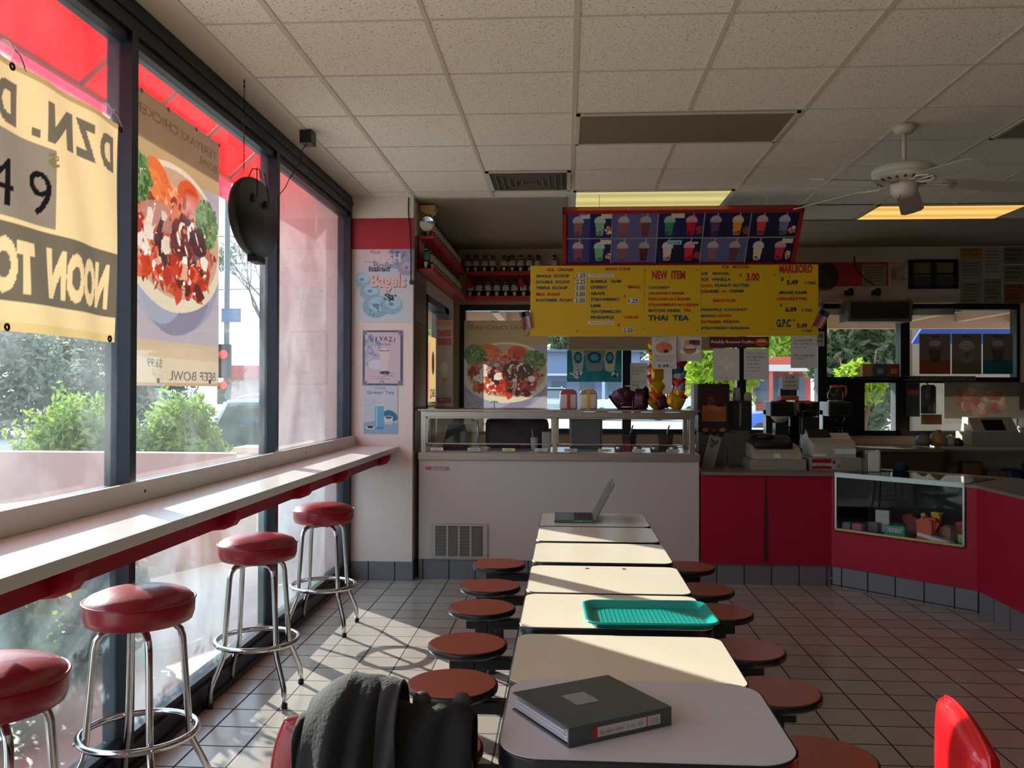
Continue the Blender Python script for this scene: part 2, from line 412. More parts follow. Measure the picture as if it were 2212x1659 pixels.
# T-bars of the suspended ceiling: broad runners front to back, thin cross bars
GX, GY, GP = -1.1788, 3.5033, .6096
b = MB()
for k in range(0, 12):
    x = GX+k*GP; w = .013 if k % 2 == 0 else .010
    b.box(x-w, x+w, YB, 6.75 if k < 3 else 7.16+GP, CH-.004, CH+.001)
for j in range(-10, 7):
    y = GY+j*GP
    b.box(-1.51, XR, y-.006, y+.006, CH-.0035, CH+.001)
b.box(.02, XR, GY+6*GP-.006, GY+6*GP+.006, CH-.0035, CH+.001); b.box(.02, XR, GY+7*GP-.006, GY+7*GP+.006, CH-.0035, CH+.001)
b.box(-1.525, -1.495, YB, 6.70, CH-.005, CH+.001)
struct(b, 'trim_1', GRIDM)
b = MB(); b.box(-1.66, -1.525, YB, 6.70, CH-.003, CH+.001); struct(b, 'trim_2', mat('ceiling_margin_paint', (204, 192, 170), .7))
b = MB(); b.box(-1.18, 0.0, 6.78, YF, CH-.012, CH+.001); b.box(0.0, XR, 7.78, YF, CH-.012, CH+.001)
struct(b, 'trim_3', mat('smooth_soffit_paint', (150, 136, 116), .7, var=.06, scale=2))

# window wall on the left: storefront frames; each bay between mullions is one window
MY = [-1.83, -.13, 1.57, 3.27, 4.955, 6.672]     # mullion centres
GXp = XW-.05
b = MB()
b.box(XW-.10, XW, YB, 6.70, 2.84, CH); b.box(XW-.08, XW+.008, YB, 6.70, 2.90, 2.93)
struct(b, 'wall_left', DARK)
b = MB(); b.box(XW-.10, XW, YB, 6.70, 0, .10); b.box(XW-.07, XW+.012, YB, 6.70, 0, .028); struct(b, 'baseboard_left', DARK)
for i, y in enumerate([YB]+MY[:-1]):
    y0, y1 = y, MY[i]
    w = tag(MB().box(XW-.10, XW, y1-.025, y1+.025, .10, 2.84).build('window_%d' % (i+1), DARK), kind='structure')
    MB().box(XW-.085, XW-.015, y0+.025, y1-.025, 2.80, 2.84).box(XW-.085, XW-.015, y0+.025, y1-.025, .10, .135).box(XW-.10, XW-.005, y0+.025, y1-.025, 1.0, 1.10).build('window_rail', DARK, w)
    MB().box(GXp-.003, GXp+.003, y0+.025, y1-.025, 1.10, 2.80).build('upper_pane', GLASS, w)
    MB().box(GXp-.003, GXp+.003, y0+.025, y1-.025, .135, 1.0).build('lower_pane', GLASSLOW, w)
# pillar, its red band and tiled foot
b = MB(); b.box(XW, -1.18, 6.70, 7.12, .145, CH); struct(b, 'wall_pillar', mat('pillar_white_paint', (226, 210, 198), .6, var=.05, scale=4, bump=.05))
b = MB(); b.box(XW, -1.178, 6.697, 6.72, 2.56, 2.80); struct(b, 'trim_4', REDP)
b = MB(); b.box(XW, -1.172, 6.69, 7.12, 0, .145, bev=.004); struct(b, 'baseboard_pillar', BASEM)
# side wall of the serving nook with its window
b = MB(); X0, X1 = -1.32, -1.18
b.box(X0, X1, 7.12, 7.34, 0, CH); b.box(X0, X1, 7.34, 8.70, 0, 1.30); b.box(X0, X1, 7.34, 8.70, 2.28, CH); b.box(X0, X1, 8.70, YF, 0, CH)
struct(b, 'wall_nook', CREAMW)
b = MB()
for j in range(5): b.box(-1.181, -1.172, 6.76, 7.30, 1.0+j*.335, 1.33+j*.335, bev=.003)
struct(b, 'trim_5', WOOD)
w = MB(); w.box(-1.30, -1.17, 7.34, 7.39, 1.30, 2.28); w.box(-1.30, -1.17, 8.42, 8.72, 1.30, 2.28); w.box(-1.30, -1.17, 7.34, 8.70, 2.22, 2.28); w.box(-1.30, -1.17, 7.34, 8.70, 1.30, 1.34)
w = struct(w, 'window_7', DARK); MB().box(-1.253, -1.247, 7.39, 8.42, 1.34, 2.22).build('upper_pane', GLASSB, w)
# back wall: openings and window frames
YT = YF+.12
b = MB()
b.box(-1.32, XR, YF, YT, 2.37, CH); b.box(-1.32, XR, YF, YT, 0, 1.02); b.box(-1.32, -1.12, YF, YT, 1.02, 2.37); b.box(4.60, XR, YF, YT, 1.02, 2.37)
struct(b, 'wall_back', CREAMW)
b = MB(); b.box(2.30, 3.50, YF-.012, YF+.01, 2.555, 2.80); struct(b, 'trim_6', REDP)
BW = [(-1.12, .62), (.62, 1.80), (1.80, 2.62), (2.62, 3.45), (3.45, 4.60)]
for i, (x0, x1) in enumerate(BW):
    w = MB(); w.box(x0, x0+.06, YF-.02, YT, 1.02, 2.37); w.box(x1-.03, x1, YF-.02, YT, 1.02, 2.37)
    w.box(x0+.06, x1-.03, YF-.02, YT, 2.31, 2.37); w.box(x0+.06, x1-.03, YF-.02, YT, 1.02, 1.07)
    if i in (3, 4): w.box(x0+.06, x1-.03, YF-.02, YT, 1.56, 1.62)
    if i == 3: w.box(x0+.06, x0+.44, YF-.02, YT, 1.02, 1.56); w.box(x1-.08, x1-.03, YF-.02, YT, 1.02, 1.56)
    w = struct(w, 'window_%d' % (8+i), DARK)
    MB().box(x0+.06, x1-.03, YF+.05, YF+.056, 1.07, 2.31).build('upper_pane', GLASSB, w)
# remaining walls of the room (right, behind the camera): unseen, darkened to cut bounced light
b = MB(); b.box(XR, XR+.15, YB, YF, 0, CH); DIMW = mat('dark_unseen_wall', (48, 38, 32), .6, var=.15); struct(b, 'wall_right', DIMW)
b = MB(); b.box(XW, XR, YB-.12, YB, 0, CH); struct(b, 'wall_front', DIMW)
# exterior wing wall seen through the last bay
EXT = mat('pink_stucco', (208, 186, 178), .9, var=.08, scale=5, bump=.3)
b = MB(); b.box(-2.30, XW, 6.71, 7.05, -.3, 3.3); struct(b, 'wall_wing', EXT)
b = MB(); b.box(XW-.1, XR+.3, YB-.3, YF+.2, CH+.12, 4.1)
struct(b, 'trim_7', EXT)

# ------------------------------------------------------------------ outside
b = MB(); b.box(-70, XW-.10, -30, 130, -.5, -.06); b.box(XW-.10, 70, YF+.15, 130, -.5, -.06)
struct(b, 'floor_outside', mat('sunlit_concrete', (206, 202, 194), .9, var=.12, scale=.8))
b = MB(); b.box(-70, -9.5, -30, 130, -.06, -.05); b.box(-9.5, 70, 28, 130, -.06, -.05); struct(b, 'floor_street', mat('pale_asphalt', (158, 156, 154), .9, var=.1, scale=2))
# red awning over the window wall: fabric, frame ribs, valance and closed end
AWN = cloth('red_awning_fabric', (235, 14, 20), .62, scale=3)
AX, AZ, AW = -2.65, 3.14, 3.95
aw = thing('awning', 'red fabric awning over the window wall, seen from below through the glass', 'awning', (XW-.1, 2, 3))
def loc_(p): return (p[0]-(XW-.1), p[1]-2, p[2]-3)
b = MB()
b.quad(*[loc_(p) for p in ((AX, YB-1, AZ), (AX, 6.8, AZ), (XW-.1, 6.8, AW), (XW-.1, YB-1, AW))])
b.build('canopy', AWN, aw)
MB().quad(*[loc_(p) for p in ((AX-.01, YB-1, AZ-.19), (AX-.01, 6.8, AZ-.19), (AX-.01, 6.8, AZ+.01), (AX-.01, YB-1, AZ+.01))]).build('valance', cloth('faded_red_valance', (230, 60, 84), .6), aw)
b = MB(); vv = [b.bm.verts.new(loc_(p)) for p in ((AX, 6.8, AZ-.19), (XW-.1, 6.8, AZ-.19), (XW-.1, 6.8, AW), (AX, 6.8, AZ))]; b.bm.faces.new(vv)
b.build('end_panel', AWN, aw)
RIB = mat('galvanised_tube', (170, 140, 130), .5, metal=.3)
b = MB(); b.tube([loc_((AX, YB-1, AZ-.02)), loc_((AX, 6.78, AZ-.02))], .02, 8); b.build('front_bar', RIB, aw)
for y in (-.6, .75, 2.1, 3.45, 4.6, 5.3, 6.0, 6.72):
    MB().tube([loc_((AX, y, AZ-.02)), loc_((XW-.12, y, AW-.03))], .016, 8).build('rib', RIB, aw)

# foliage
def leafmat(name, c1, c2, tr=.45):
    m = cloth(name, c1, tr, var=.3, scale=7); return m
LF1 = leafmat('sunlit_hedge_leaf', (128, 156, 66), None); LF2 = leafmat('dark_tree_leaf', (84, 104, 66), None); LF3 = leafmat('reddish_shrub_leaf', (150, 116, 72), None)
LF4 = leafmat('grey_green_tree_leaf', (128, 138, 120), None); LF5 = leafmat('bright_vine_leaf', (150, 180, 40), None)
BARK = mat('bark', (96, 78, 66), .9, var=.2, bump=.4)
def leaves(n, c, r, size, seed=0, shell=.55, flat=1.0):
    q = np.random.default_rng(seed); d = q.normal(size=(n, 3)); d /= np.linalg.norm(d, axis=1)[:, None]
    rad = (shell+(1-shell)*q.random(n))[:, None]; P = np.array(c)+d*rad*np.array(r)*(1+.16*np.sin(7*d[:, :1]+seed)*np.cos(6*d[:, 1:2])+.09*np.sin(15*d[:, :1])*np.cos(13*d[:, 2:3]))
    a = q.normal(size=(n, 3)); a /= np.linalg.norm(a, axis=1)[:, None]; e = np.cross(a, q.normal(size=(n, 3))); e /= np.linalg.norm(e, axis=1)[:, None]
    s = (size*(.6+.8*q.random(n)))[:, None]; A = a*s; B = e*s*.38
    V = np.stack([P-A, P+B, P+A, P-B], 1).reshape(-1, 3); return V
def leafmesh(name, V, m, parent=None):
    n = len(V)//4; me = bpy.data.meshes.new(name); me.vertices.add(len(V)); me.vertices.foreach_set('co', V.astype(float).ravel())
    me.loops.add(4*n); me.loops.foreach_set('vertex_index', np.arange(4*n)); me.polygons.add(n); me.polygons.foreach_set('loop_start', np.arange(n)*4); me.update(calc_edges=True)
    me.materials.append(m); o = bpy.data.objects.new(name, me); COL.objects.link(o)
    if parent is not None: o.parent = parent
    return o
def bush(name, label, c, r, n, size, m, seed, group=None, cat='bush', trunk=None, shell=.5):
    t = thing(name, label, cat, (c[0], c[1], c[2]-r[2] if trunk is None else trunk), group=group)
    oz = t.location.z
    leafmesh('foliage', leaves(n, (0, 0, c[2]-oz), r, size, seed, shell), m, t)
    h = c[2]-oz; bb = MB(); q = random.Random(seed)
    if trunk is not None: bb.tube([(0, 0, -.05), (.05*r[0], 0, h*.5), (0, .05, h)], .035*h, 8, rs=[.05*h, .035*h, .02*h])
    for k in range(7):
        a = q.uniform(0, 2*PI); bb.tube([(0, 0, h*.35), (r[0]*.4*math.cos(a), r[1]*.4*math.sin(a), h*.8), (r[0]*.75*math.cos(a), r[1]*.75*math.sin(a), h*(1+.4*q.random()))], .02*h, 6, rs=[.02*h, .012*h, .005*h])
    bb.build('trunk' if trunk is not None else 'stems', BARK, t); return t
# bushes beyond the low wall
bush('hedge_bush', 'bright green bushy hedge beyond the low wall, left of the thick window post', (-5.50, 9.6, .50), (.70, .70, .90), 9000, .055, LF1, 3)
bush('hedge_bush', 'bright green bushy hedge beyond the low wall, right of the thick window post', (-4.40, 9.75, .55), (.52, .66, .85), 8000, .055, LF1, 4)
for i, (x, y, m_, l) in enumerate([(-2.62, 2.45, LF3, 'reddish leafy shrub close outside the low panes, nearest the camera'), (-2.66, 3.62, LF1, 'green shrub with broad leaves close outside, behind the nearest bar stool'), (-2.76, 4.72, LF3, 'brown-green shrub close outside the low pane, behind the middle bar stool')]):
    hz = (.50, .46, .30)[i]; bush('shrub', l, (x, y, hz), (.46, (.54, .56, .46)[i], hz+.05), 8000, .036, m_, 20+i, shell=.25)
# low pink wall in front of the hedge
lw = MB(); lw.box(-12, -3.07, 8.1, 8.3, -.06, .86); EXT2 = mat('rose_stucco', (168, 134, 126), .9, var=.1, scale=5, bump=.3); tag(lw.build('garden_wall', EXT2), 'long low pink stucco garden wall in front of the green hedge', 'wall')
lw = MB(); lw.box(-3.065, -2.87, 8.0, 8.3, -.06, .88); lw.box(-3.09, -2.85, 7.97, 8.33, .88, .93); tag(lw.build('wall_post', mat('pale_stone', (206, 196, 180), .9)), 'short stone post at the end of the low pink garden wall', 'post')
lw = MB(); lw.prism([(-4.6, 4.4), (-4.45, 4.35), (-2.92, 7.85), (-3.06, 7.95)], -.06, .66); tag(lw.build('planter_wall', EXT2), 'low pink planter wall running towards the window wall', 'wall')
# silver car beyond the hedge
def car(name, label, loc, rz, body, suv=True, cat='car'):
    t = thing(name, label, cat, loc, rz)
    PB = [(-2.3, .35), (-2.35, .75), (-2.2, 1.0), (-1.3, 1.08), (-.75, 1.0), (2.1, 1.0), (2.3, .7), (2.3, .35)]
    if suv: top = [(-1.35, 1.02), (-.55, 1.62), (-.2, 1.68), (1.9, 1.66), (2.22, 1.02)]
    else: top = [(-1.2, .98), (-.35, 1.36), (.9, 1.38), (1.9, .98)]
    M = Matrix(((1, 0, 0, 0), (0, 0, -1, 0), (0, 1, 0, 0), (0, 0, 0, 1)))
    bm_ = MB(); bm_.prism(PB, -.88, .88, M=M, bev=.06); bm_.build('body', body, t)
    bm_ = MB(); bm_.prism(top, -.78, .78, M=M, bev=.05); bm_.build('cabin', mat('car_window', (60, 74, 76), .08, spec=.8), t)
    rf = MB(); zt = top[-2][1] if suv else 1.38
    rf.box(top[1][0]-.1, top[-2][0]+.03, -.74, .74, zt-.04, zt+.04, bev=.03)
    for s in (-1, 1):
        for a, c_ in zip(top[:-1] if not suv else [top[0], top[3], (.1, 1.0), (1.2, 1.0)], [top[1], top[-1], (.1, 1.62), (1.2, 1.62)] if suv else [top[1], top[2], top[3]]):
            rf.tube([(a[0], s*.79, a[1]), (c_[0], s*.77, c_[1])], .035, 6)
    rf.build('roof', body, t)
    if suv:
        for s in (-1, 1): MB().tube([(-.2, s*.6, 1.72), (0, s*.6, 1.78), (1.6, s*.6, 1.78), (1.8, s*.6, 1.72)], .02, 6).build('roof_rack', CHROME, t)
    for x in (-1.45, 1.45):
        for s in (-1, 1):
            MB().lathe([(0, -.11), (.33, -.11), (.34, 0), (.33, .11), (0, .11)], 20, M=Matrix.Translation((x, s*.82, .33)) @ Matrix.Rotation(PI/2, 4, 'X')).build('wheel', mat('tyre', (24, 24, 26), .8), t)
    return t
SILV = mat('silver_car_paint', (170, 180, 184), .25, metal=.6, var=.03)
car('car', 'silver estate car parked beyond the green hedge', (-2.93, 13.0, -.38), PI, SILV)
# trees, poles and signals in the distance
bush('street_tree', 'hazy dense tree across the street at the far left edge', (-18.4, 26, 1.9), (3.2, 2, 2.3), 9000, .15, LF4, 31, 'trees across the street', 'tree', trunk=-.1)
bush('street_tree', 'hazy dense tree across the street, left of the thick window post', (-16.6, 31, 2.2), (3.2, 2, 2.6), 9000, .16, LF4, 32, 'trees across the street', 'tree', trunk=-.1)
bush('street_tree', 'low dark tree across the street, behind the car roof', (-17.2, 60, 2.2), (2.6, 2, 2.0), 2500, .25, LF2, 33, 'trees across the street', 'tree', trunk=-.1)
def bare_tree(name, label, loc, h, seed, n=5):
    t = thing(name, label, 'tree', loc); q = random.Random(seed); bb = MB(); tips = []
    def br(p, d, L, r, k):
        e = p+d*L; bb.tube([p, (p+e)/2+Vector((q.uniform(-.05, .05)*L,)*3), e], r, 5, rs=[r, r*.8, r*.6], cap=False)
        if k == 0: tips.append(e); return
        for _ in range(3):
            nd = (d+Vector((q.uniform(-1, 1), q.uniform(-.4, .4), q.uniform(-.3, .6)))*.75).normalized(); br(e, nd, L*.66, r*.55, k-1)
    br(Vector((0, 0, 0)), Vector((0, 0, 1)), h*.32, h*.018, n)
    bb.build('branches', mat('grey_bark', (120, 112, 104), .9), t)
    V = np.concatenate([leaves(5, tuple(e), (.35, .35, .35), .09, seed+i) for i, e in enumerate(tips)]); leafmesh('foliage', V, LF4, t); return t
bare_tree('bare_tree', 'thin leafless street tree behind the traffic light', (-9.1, 26.5, -.1), 7.2, 5)
POLE = mat('pole_grey', (96, 100, 104), .6)
def pole_pt(px, d): p = at(px, 843, 'y', d); return p.x
x = pole_pt(489, 22)
t = thing('traffic_light', 'pole with red traffic light and blue street sign between poster and black disc', 'traffic light', (x, 22, -.06))
MB().tube([(0, 0, 0), (0, 0, 6.6)], .07, 10).build('pole', POLE, t)
sg = MB().box(-.17, .17, -.22, -.08, 1.82, 2.68, bev=.02).build('signal_head', BLACK, t)
MB().lathe([(0, 0), (.10, .01), (.11, .05)], 16, M=Matrix.Translation((0, -.26, 2.42)) @ Matrix.Rotation(-PI/2, 4, 'X')).build('red_lamp', mat('lit_red_lamp', (255, 30, 30), .3, emit=((255, 20, 20), 5)), sg)
sg = MB().box(-.16, .16, -.22, -.08, 1.15, 1.70, bev=.02).build('signal_head', BLACK, t)
MB().lathe([(0, 0), (.09, .01), (.10, .05)], 16, M=Matrix.Translation((0, -.26, 1.64)) @ Matrix.Rotation(-PI/2, 4, 'X')).build('red_lamp', _M['lit_red_lamp'], sg)
MB().box(-.1, .40, -.1, -.07, 3.25, 3.60).build('street_sign', mat('blue_sign', (60, 90, 130), .5), t)
bb = MB(); bb.mi = 0
for z0, z1 in ((5.6, 5.8), (4.9, 5.05), (4.25, 4.3)):
    bb.tube([(-30, 21, z0), (-12, 22, z0-.25), (4, 23, z1)], .012, 5)
tag(bb.build('power_line', POLE), 'thin dark overhead wires crossing the sky behind the traffic light', 'power lines')
b = MB(); b.box(-19, -10.3, 48, 54, -.1, 2.2); b.build('wall', mat('far_building_wall', (180, 150, 140), .9), None)
o = COL.objects['wall']; 
t = thing('far_building', 'low distant building with a red roof beyond the street', 'building', (-14.5, 51, -.1)); o.location = (14.5, -51, .1); o.parent = t
MB().prism([(-5, -3.5), (5, -3.5), (3.5, 0), (-3.5, 0)], 2.2, 2.9).build('roof', mat('red_roof', (170, 60, 50), .8), t)

# ------------------------------------------------------------------ behind the back windows
ev = MB(); ev.box(-2.2, XR, YF+.12, YF+1.5, 2.42, 2.5)
struct(ev, 'trim_8', mat('porch_soffit', (150, 120, 98), .8))
b = MB()
for k in range(14): b.box(-2.0+k*.6, -1.92+k*.6, YF+.12, YF+1.55, 2.30, 2.42)
b.box(-2.2, XR, YF+1.45, YF+1.55, 2.22, 2.45)
tag(b.build('porch_beams', mat('porch_beam_paint', (176, 150, 128), .8)), 'row of painted porch beams under the eave outside the back windows', 'beams')
bush('tree', 'sunlit yellow-green tree outside the left edge of the back window', (-3.15, 17.4, 2.0), (1.5, 1.2, 2.1), 7000, .10, LF5, 41, None, 'tree', trunk=-.1)
bush('tree', 'sunlit green tree behind the hanging paper signs', (2.35, 13.4, 1.95), (.62, .6, .85), 3600, .08, LF5, 42, None, 'tree', trunk=-.1)
bush('tree', 'dark leafy tree with a bright lower edge outside the dark right window', (4.15, 12.8, 1.85), (.62, .6, 1.3), 6200, .085, LF2, 43, None, 'tree', trunk=-.1)
bush('tree', 'yellow-green low shrub outside the dark window above the coffee pots', (3.72, 11.4, 1.55), (.30, .3, .32), 2200, .055, LF5, 44, None, 'shrub', trunk=-.1)
bush('tree', 'distant dark green tree top above the blue-grey house', (3.0, 90, 6.0), (6.0, 2, 3.2), 2600, .5, LF2, 45, None, 'tree', trunk=-.1)
bush('tree', 'distant green tree above the red shop across the street', (20.5, 95, 6.0), (5.5, 2, 3.6), 2600, .45, LF5, 46, None, 'tree', trunk=-.1)
HB = mat('blue_grey_siding', (112, 124, 146), .8, var=.04)
t = thing('house', 'blue-grey two-storey house across the street, between bowl poster and teal poster', 'house', (1.6, 62, -.1))
b = MB(); b.box(-4.0, 3.6, 0, 8, 0, 4.3); b.box(3.6, 5.6, 2, 8, 0, 3.8); b.build('wall', HB, t)
b = MB(); b.prism([(-4.3, -.5), (4.0, -.5), (4.0, 8.3), (-4.3, 8.3)], 4.3, 4.45); b.build('roof', mat('grey_roof', (96, 104, 124), .8), t)
for x in (-2.6, -.6, 1.4): MB().box(x, x+1.0, -.05, .05, 1.2, 2.2).build('window', mat('far_window', (70, 84, 100), .2), t)
b = MB(); b.box(-4.0, 3.7, -1.2, 0, 2.6, 2.75); b.box(-4.0, -3.8, -1.2, -1, 0, 2.6); b.box(.9, 1.1, -1.2, -1, 0, 2.6); b.build('porch', mat('pale_blue_trim', (168, 184, 208), .7), t)
WCAR = mat('white_car_paint', (218, 222, 226), .25, var=.02)
car('car', 'white sedan parked outside, seen above the striped jars', (3.3, 46, -.06), 0, WCAR, False)
car('car', 'white car behind the sedan, above the purple snack bags', (8.6, 52, -.06), 0.05, WCAR, True)
car('car', 'small silver car outside beside the bowl poster', (-.85, 53, -.06), PI/2, SILV, True)
car('car', 'blue car outside, seen between black dispenser and coffee brewer', (9.6, 38, -.5), 0, mat('blue_car_paint', (40, 96, 190), .25, metal=.4), False)
t = thing('shop', 'red-columned shop with a flat canopy across the street, seen under the paper signs', 'shop', (13.8, 68, -.1))
b = MB(); b.box(-5.2, 5.5, 2.4, 8, 0, 4.3); b.build('wall', mat('red_brick_wall', (186, 84, 66), .9), t)
b = MB(); b.box(-1.6, 5.5, -.2, 2.5, 3.1, 3.6); b.build('canopy', mat('pale_canopy', (205, 190, 180), .8), t)
for x in (-1.3, .2, 1.7, 3.2): MB().box(x, x+.28, -.1, .2, 0, 3.1).build('column', mat('red_column', (188, 92, 74), .8), t)
b = MB(); b.box(-1.5, 5.0, 2.3, 2.42, .7, 2.7); b.build('shop_window', _M['far_window'], t)
t = thing('awning', 'blue canvas awning outside the far right window', 'awning', (5.15, 11.0, 2.32))
b = MB(); b.prism([(-.75, -.4), (.85, -.4), (.85, .5), (-.75, .5)], 0, .03, M=Matrix.Rotation(-.5, 4, 'X')); b.build('canvas', mat('blue_canvas', (40, 74, 160), .8), t)
MB().tube([(-.74, -.4, .19), (.84, -.4, .19)], .02, 8).build('bar', STEEL, t)
MB().box(-.45, 1.8, 1.2, 1.3, -2.37, .62).build('wall', mat('sky_blocking_wall', (120, 108, 92), .9), t)  # added wall blocking the bright sky, coloured dark like foliage

# ------------------------------------------------------------------ counter along the window
t = thing('window_counter', 'long white laminate counter with a red apron running under the left windows', 'counter', (XW+.02, 2, 0))
cx = -(XW+.02)
b = MB(); b.box(XW+.014+cx, -1.287+cx, YB-2+.02, 6.69-2, .998, 1.035, bev=.003); b.build('countertop', LAMW, t)
b = MB(); b.box(XW+.014+cx, XW+.034+cx, YB-2+.02, 6.69-2, 1.0355, 1.115, bev=.002); bk = b.build('upstand', mat('off_white_upstand', (206, 198, 186), .35, var=.03), t)
for y in (-.6, 1.1, 3.3, 5.4):
    MB().lathe([(0, .002), (.006, .001), (.007, -.001)], 12, M=Matrix.Translation((XW+.0345+cx, y-2, 1.075)) @ Matrix.Rotation(PI/2, 4, 'Y')).build('screw', BLACK, bk)
b = MB(); b.box(-1.43+cx, -1.405+cx, YB-2+.02, 6.62-2, .905, .998); b.build('apron', REDL, t)
for y in (-1, .2, 1.3, 2.35, 3.53, 4.56, 5.35, 6.60):
    P = [(XW+.02, .998), (-1.345, .998), (-1.335, .965), (-1.342, .935), (-1.362, .908), (-1.39, .897), (-1.43, .893), (XW+.02, .893)]
    M = Matrix(((1, 0, 0, cx), (0, 0, -1, y-2), (0, 1, 0, 0), (0, 0, 0, 1)))
    MB().prism(P, -.035, .035, M=M).build('bracket', REDL, t)

# bar stools
def stool():
    t = thing('bar_stool', '', 'bar stool', (0, 0, 0))
    prof = [(0, .655), (.16, .655), (.176, .662), (.183, .685), (.185, .722), (.184, .731)]
    smooth(MB().lathe(prof+[(.180, .737), (.165, .750), (.13, .764), (.08, .773), (0, .777)], 40).build('seat', VINYL, t))
    b = MB(); b.tube([(.1855*math.cos(a), .1855*math.sin(a), .733) for a in np.linspace(0, 2*PI, 49)[:-1]], .0035, 6, closed=True); b.build('piping', VINYL, t)
    MB().lathe([(0, .655), (.10, .655), (.10, .640), (0, .640)], 24).build('swivel_plate', mat('rusty_steel', (120, 96, 80), .5, metal=.7), t)
    for k in range(4):
        a = PI/4+k*PI/2; c, s = math.cos(a), math.sin(a)
        pr = [(.035, .637), (.09, .637), (.118, .63), (.138, .61), (.146, .58), (.15, .53), (.168, .30), (.172, .24), (.180, .21), (.225, .115), (.236, .09), (.24, .06), (.242, .006)]
        l = MB().tube([(r*c, r*s, z) for r, z in pr], .0125, 10).build('leg', CHROME, t)
        MB().tube([(.242*c, .242*s, 0), (.242*c, .242*s, .022)], .0145, 10).build('foot_cap', BLACK, l)
    b = MB(); b.tube([(.193*math.cos(a), .193*math.sin(a), .27) for a in np.linspace(0, 2*PI, 49)[:-1]], .0125, 10, closed=True); rg = b.build('foot_ring', CHROME, t)
    for k in range(4):
        a = PI/4+k*PI/2; M = Matrix.Translation((.205*math.cos(a), .205*math.sin(a), .27)) @ Matrix.Rotation(a, 4, 'Z') @ Matrix.Rotation(PI/2, 4, 'Y')
        MB().lathe([(.006, -.002), (.006, .004), (0, .006)], 10, M=M).build('bolt', CHROME, rg)
    return t
s0 = stool()
spots = [(-1.485, 5.31, .02, 'red bar stool with chrome legs farthest along the counter, nearest the white pillar'),
         (-1.475, 4.13, .08, 'red bar stool with chrome legs, second from the white pillar'),
         (-1.49, 2.99, -.12, 'red bar stool in front of the thick window post, third from the pillar'),
         (-1.47, 2.16, .1, 'red bar stool cut off by the left edge, nearest the camera')]
for i, (x, y, a, l) in enumerate(spots):
    o = s0 if i == 0 else dup(s0)
    o.location = (x, y, 0); o.rotation_euler = (0, 0, a); o['label'] = l; o['group'] = 'bar stools along the window counter'

# ------------------------------------------------------------------ row of fixed tables with swivel seats
SEATR = mat('terracotta_laminate_seat', (172, 84, 64), .38, var=.06, scale=60)
FRAME = mat('black_steel_frame', (20, 21, 24), .4, metal=.3)
def table(w, d, dy):
    """origin at the floor under the middle of the top"""
    t = thing('fixed_table', '', 'table', (0, 0, 0))
    MB().prism(rrect(-w/2+.004, w/2-.004, -d/2+.004, d/2-.004, .045), .735, .7405).build('tabletop', CREAML, t)
    smooth(MB().prism(rrect(-w/2, w/2, -d/2, d/2, .05, 8), .703, .7385, bev=.006).build('edge_band', BLKR, t))
    MB().box(-.03, .03, -.03, .03, .02, .70, bev=.004).build('pedestal', FRAME, t)
    MB().box(-.12, .12, -.12, .12, .69, .704).build('top_bracket', FRAME, t)
    MB().box(-.62, .62, dy-.025, dy+.025, .355, .40, bev=.006).build('cross_beam', FRAME, t)
    MB().box(-.2, .2, -.03, .03, 0, .025).box(-.03, .03, -.22, .22, 0, .025).build('floor_foot', FRAME, t)
    if abs(dy) > .03: MB().box(-.025, .025, min(0, dy), max(0, dy), .355, .40).build('joint', FRAME, t)
    for s in (-1, 1):
        x = s*.548
        st = MB().lathe([(0, .425), (.150, .425), (.158, .432), (.160, .442), (.158, .452), (.153, .4545)], 40, c=(x, dy, 0)).build('seat_edge', BLKR, t)
        smooth(st)
        st = MB().lathe([(0, .4560), (.150, .4560), (.153, .4540)], 40, c=(x, dy, 0), smooth=False).build('seat', SEATR, t)
        MB().box(x-.03, x+.03, dy-.03, dy+.03, 0, .40, bev=.004).build('seat_post', FRAME, t)
        MB().lathe([(0, .40), (.07, .40), (.05, .425), (0, .425)], 16, c=(x, dy, 0)).build('seat_swivel', FRAME, t)
    return t
TAB = [(4.975, .49, .155, 'fixed table farthest from the camera, holding the open laptop, shaded grey'),
       (4.475, .45, .075, 'fixed table second from the laptop end, mostly in shade with one sunlit corner'),
       (3.965, .47, .13, 'sunlit fixed table third from the laptop end, with a shaded far right corner'),
       (3.415, .49, .09, 'sunlit fixed table with two small holes in its far edge, fourth from the laptop end'),
       (2.925, .45, .10, 'sunlit fixed table under the teal tray'),
       (2.405, .45, .08, 'cream fixed table between the teal tray and the binder, half sun and half shade')]
for (y, d, dy, l) in TAB:
    o = table(.602, d, dy); o.location = (.158, y, 0); o['label'] = l; o['group'] = 'row of fixed tables with round swivel seats'
for x in (.02, .14): pass
b = MB()
for x in (.09, .24): b.lathe([(0, 0), (.006, .0012), (.009, 0)], 12, c=(x, 3.605, .741))
hl = b.build('screw_holes', BLACK); hl.parent = [o for o in COL.objects if o.name.startswith('fixed_table') and abs(o.location.y-3.415) < .01][0]
hl.matrix_parent_inverse = Matrix.Translation((-.158, -3.415, 0))
# nearest table, a little higher, its corners rounder
t = thing('loose_table', 'nearest grey-white table with rounded corners, holding the black binder', 'table', (.165, 1.945, 0))
MB().prism(rrect(-.296, .296, -.236, .236, .085, 10), .748, .7535).build('tabletop', mat('pale_lilac_laminate', (204, 202, 210), .3, var=.03, scale=40), t)
smooth(MB().prism(rrect(-.301, .301, -.241, .241, .09, 10), .714, .7515, bev=.006).build('edge_band', BLKR, t))
MB().box(-.035, .035, -.035, .035, .02, .714).build('pedestal', FRAME, t)
MB().box(-.26, .26, -.035, .035, 0, .03).box(-.035, .035, -.2, .2, 0, .03).build('base', FRAME, t)

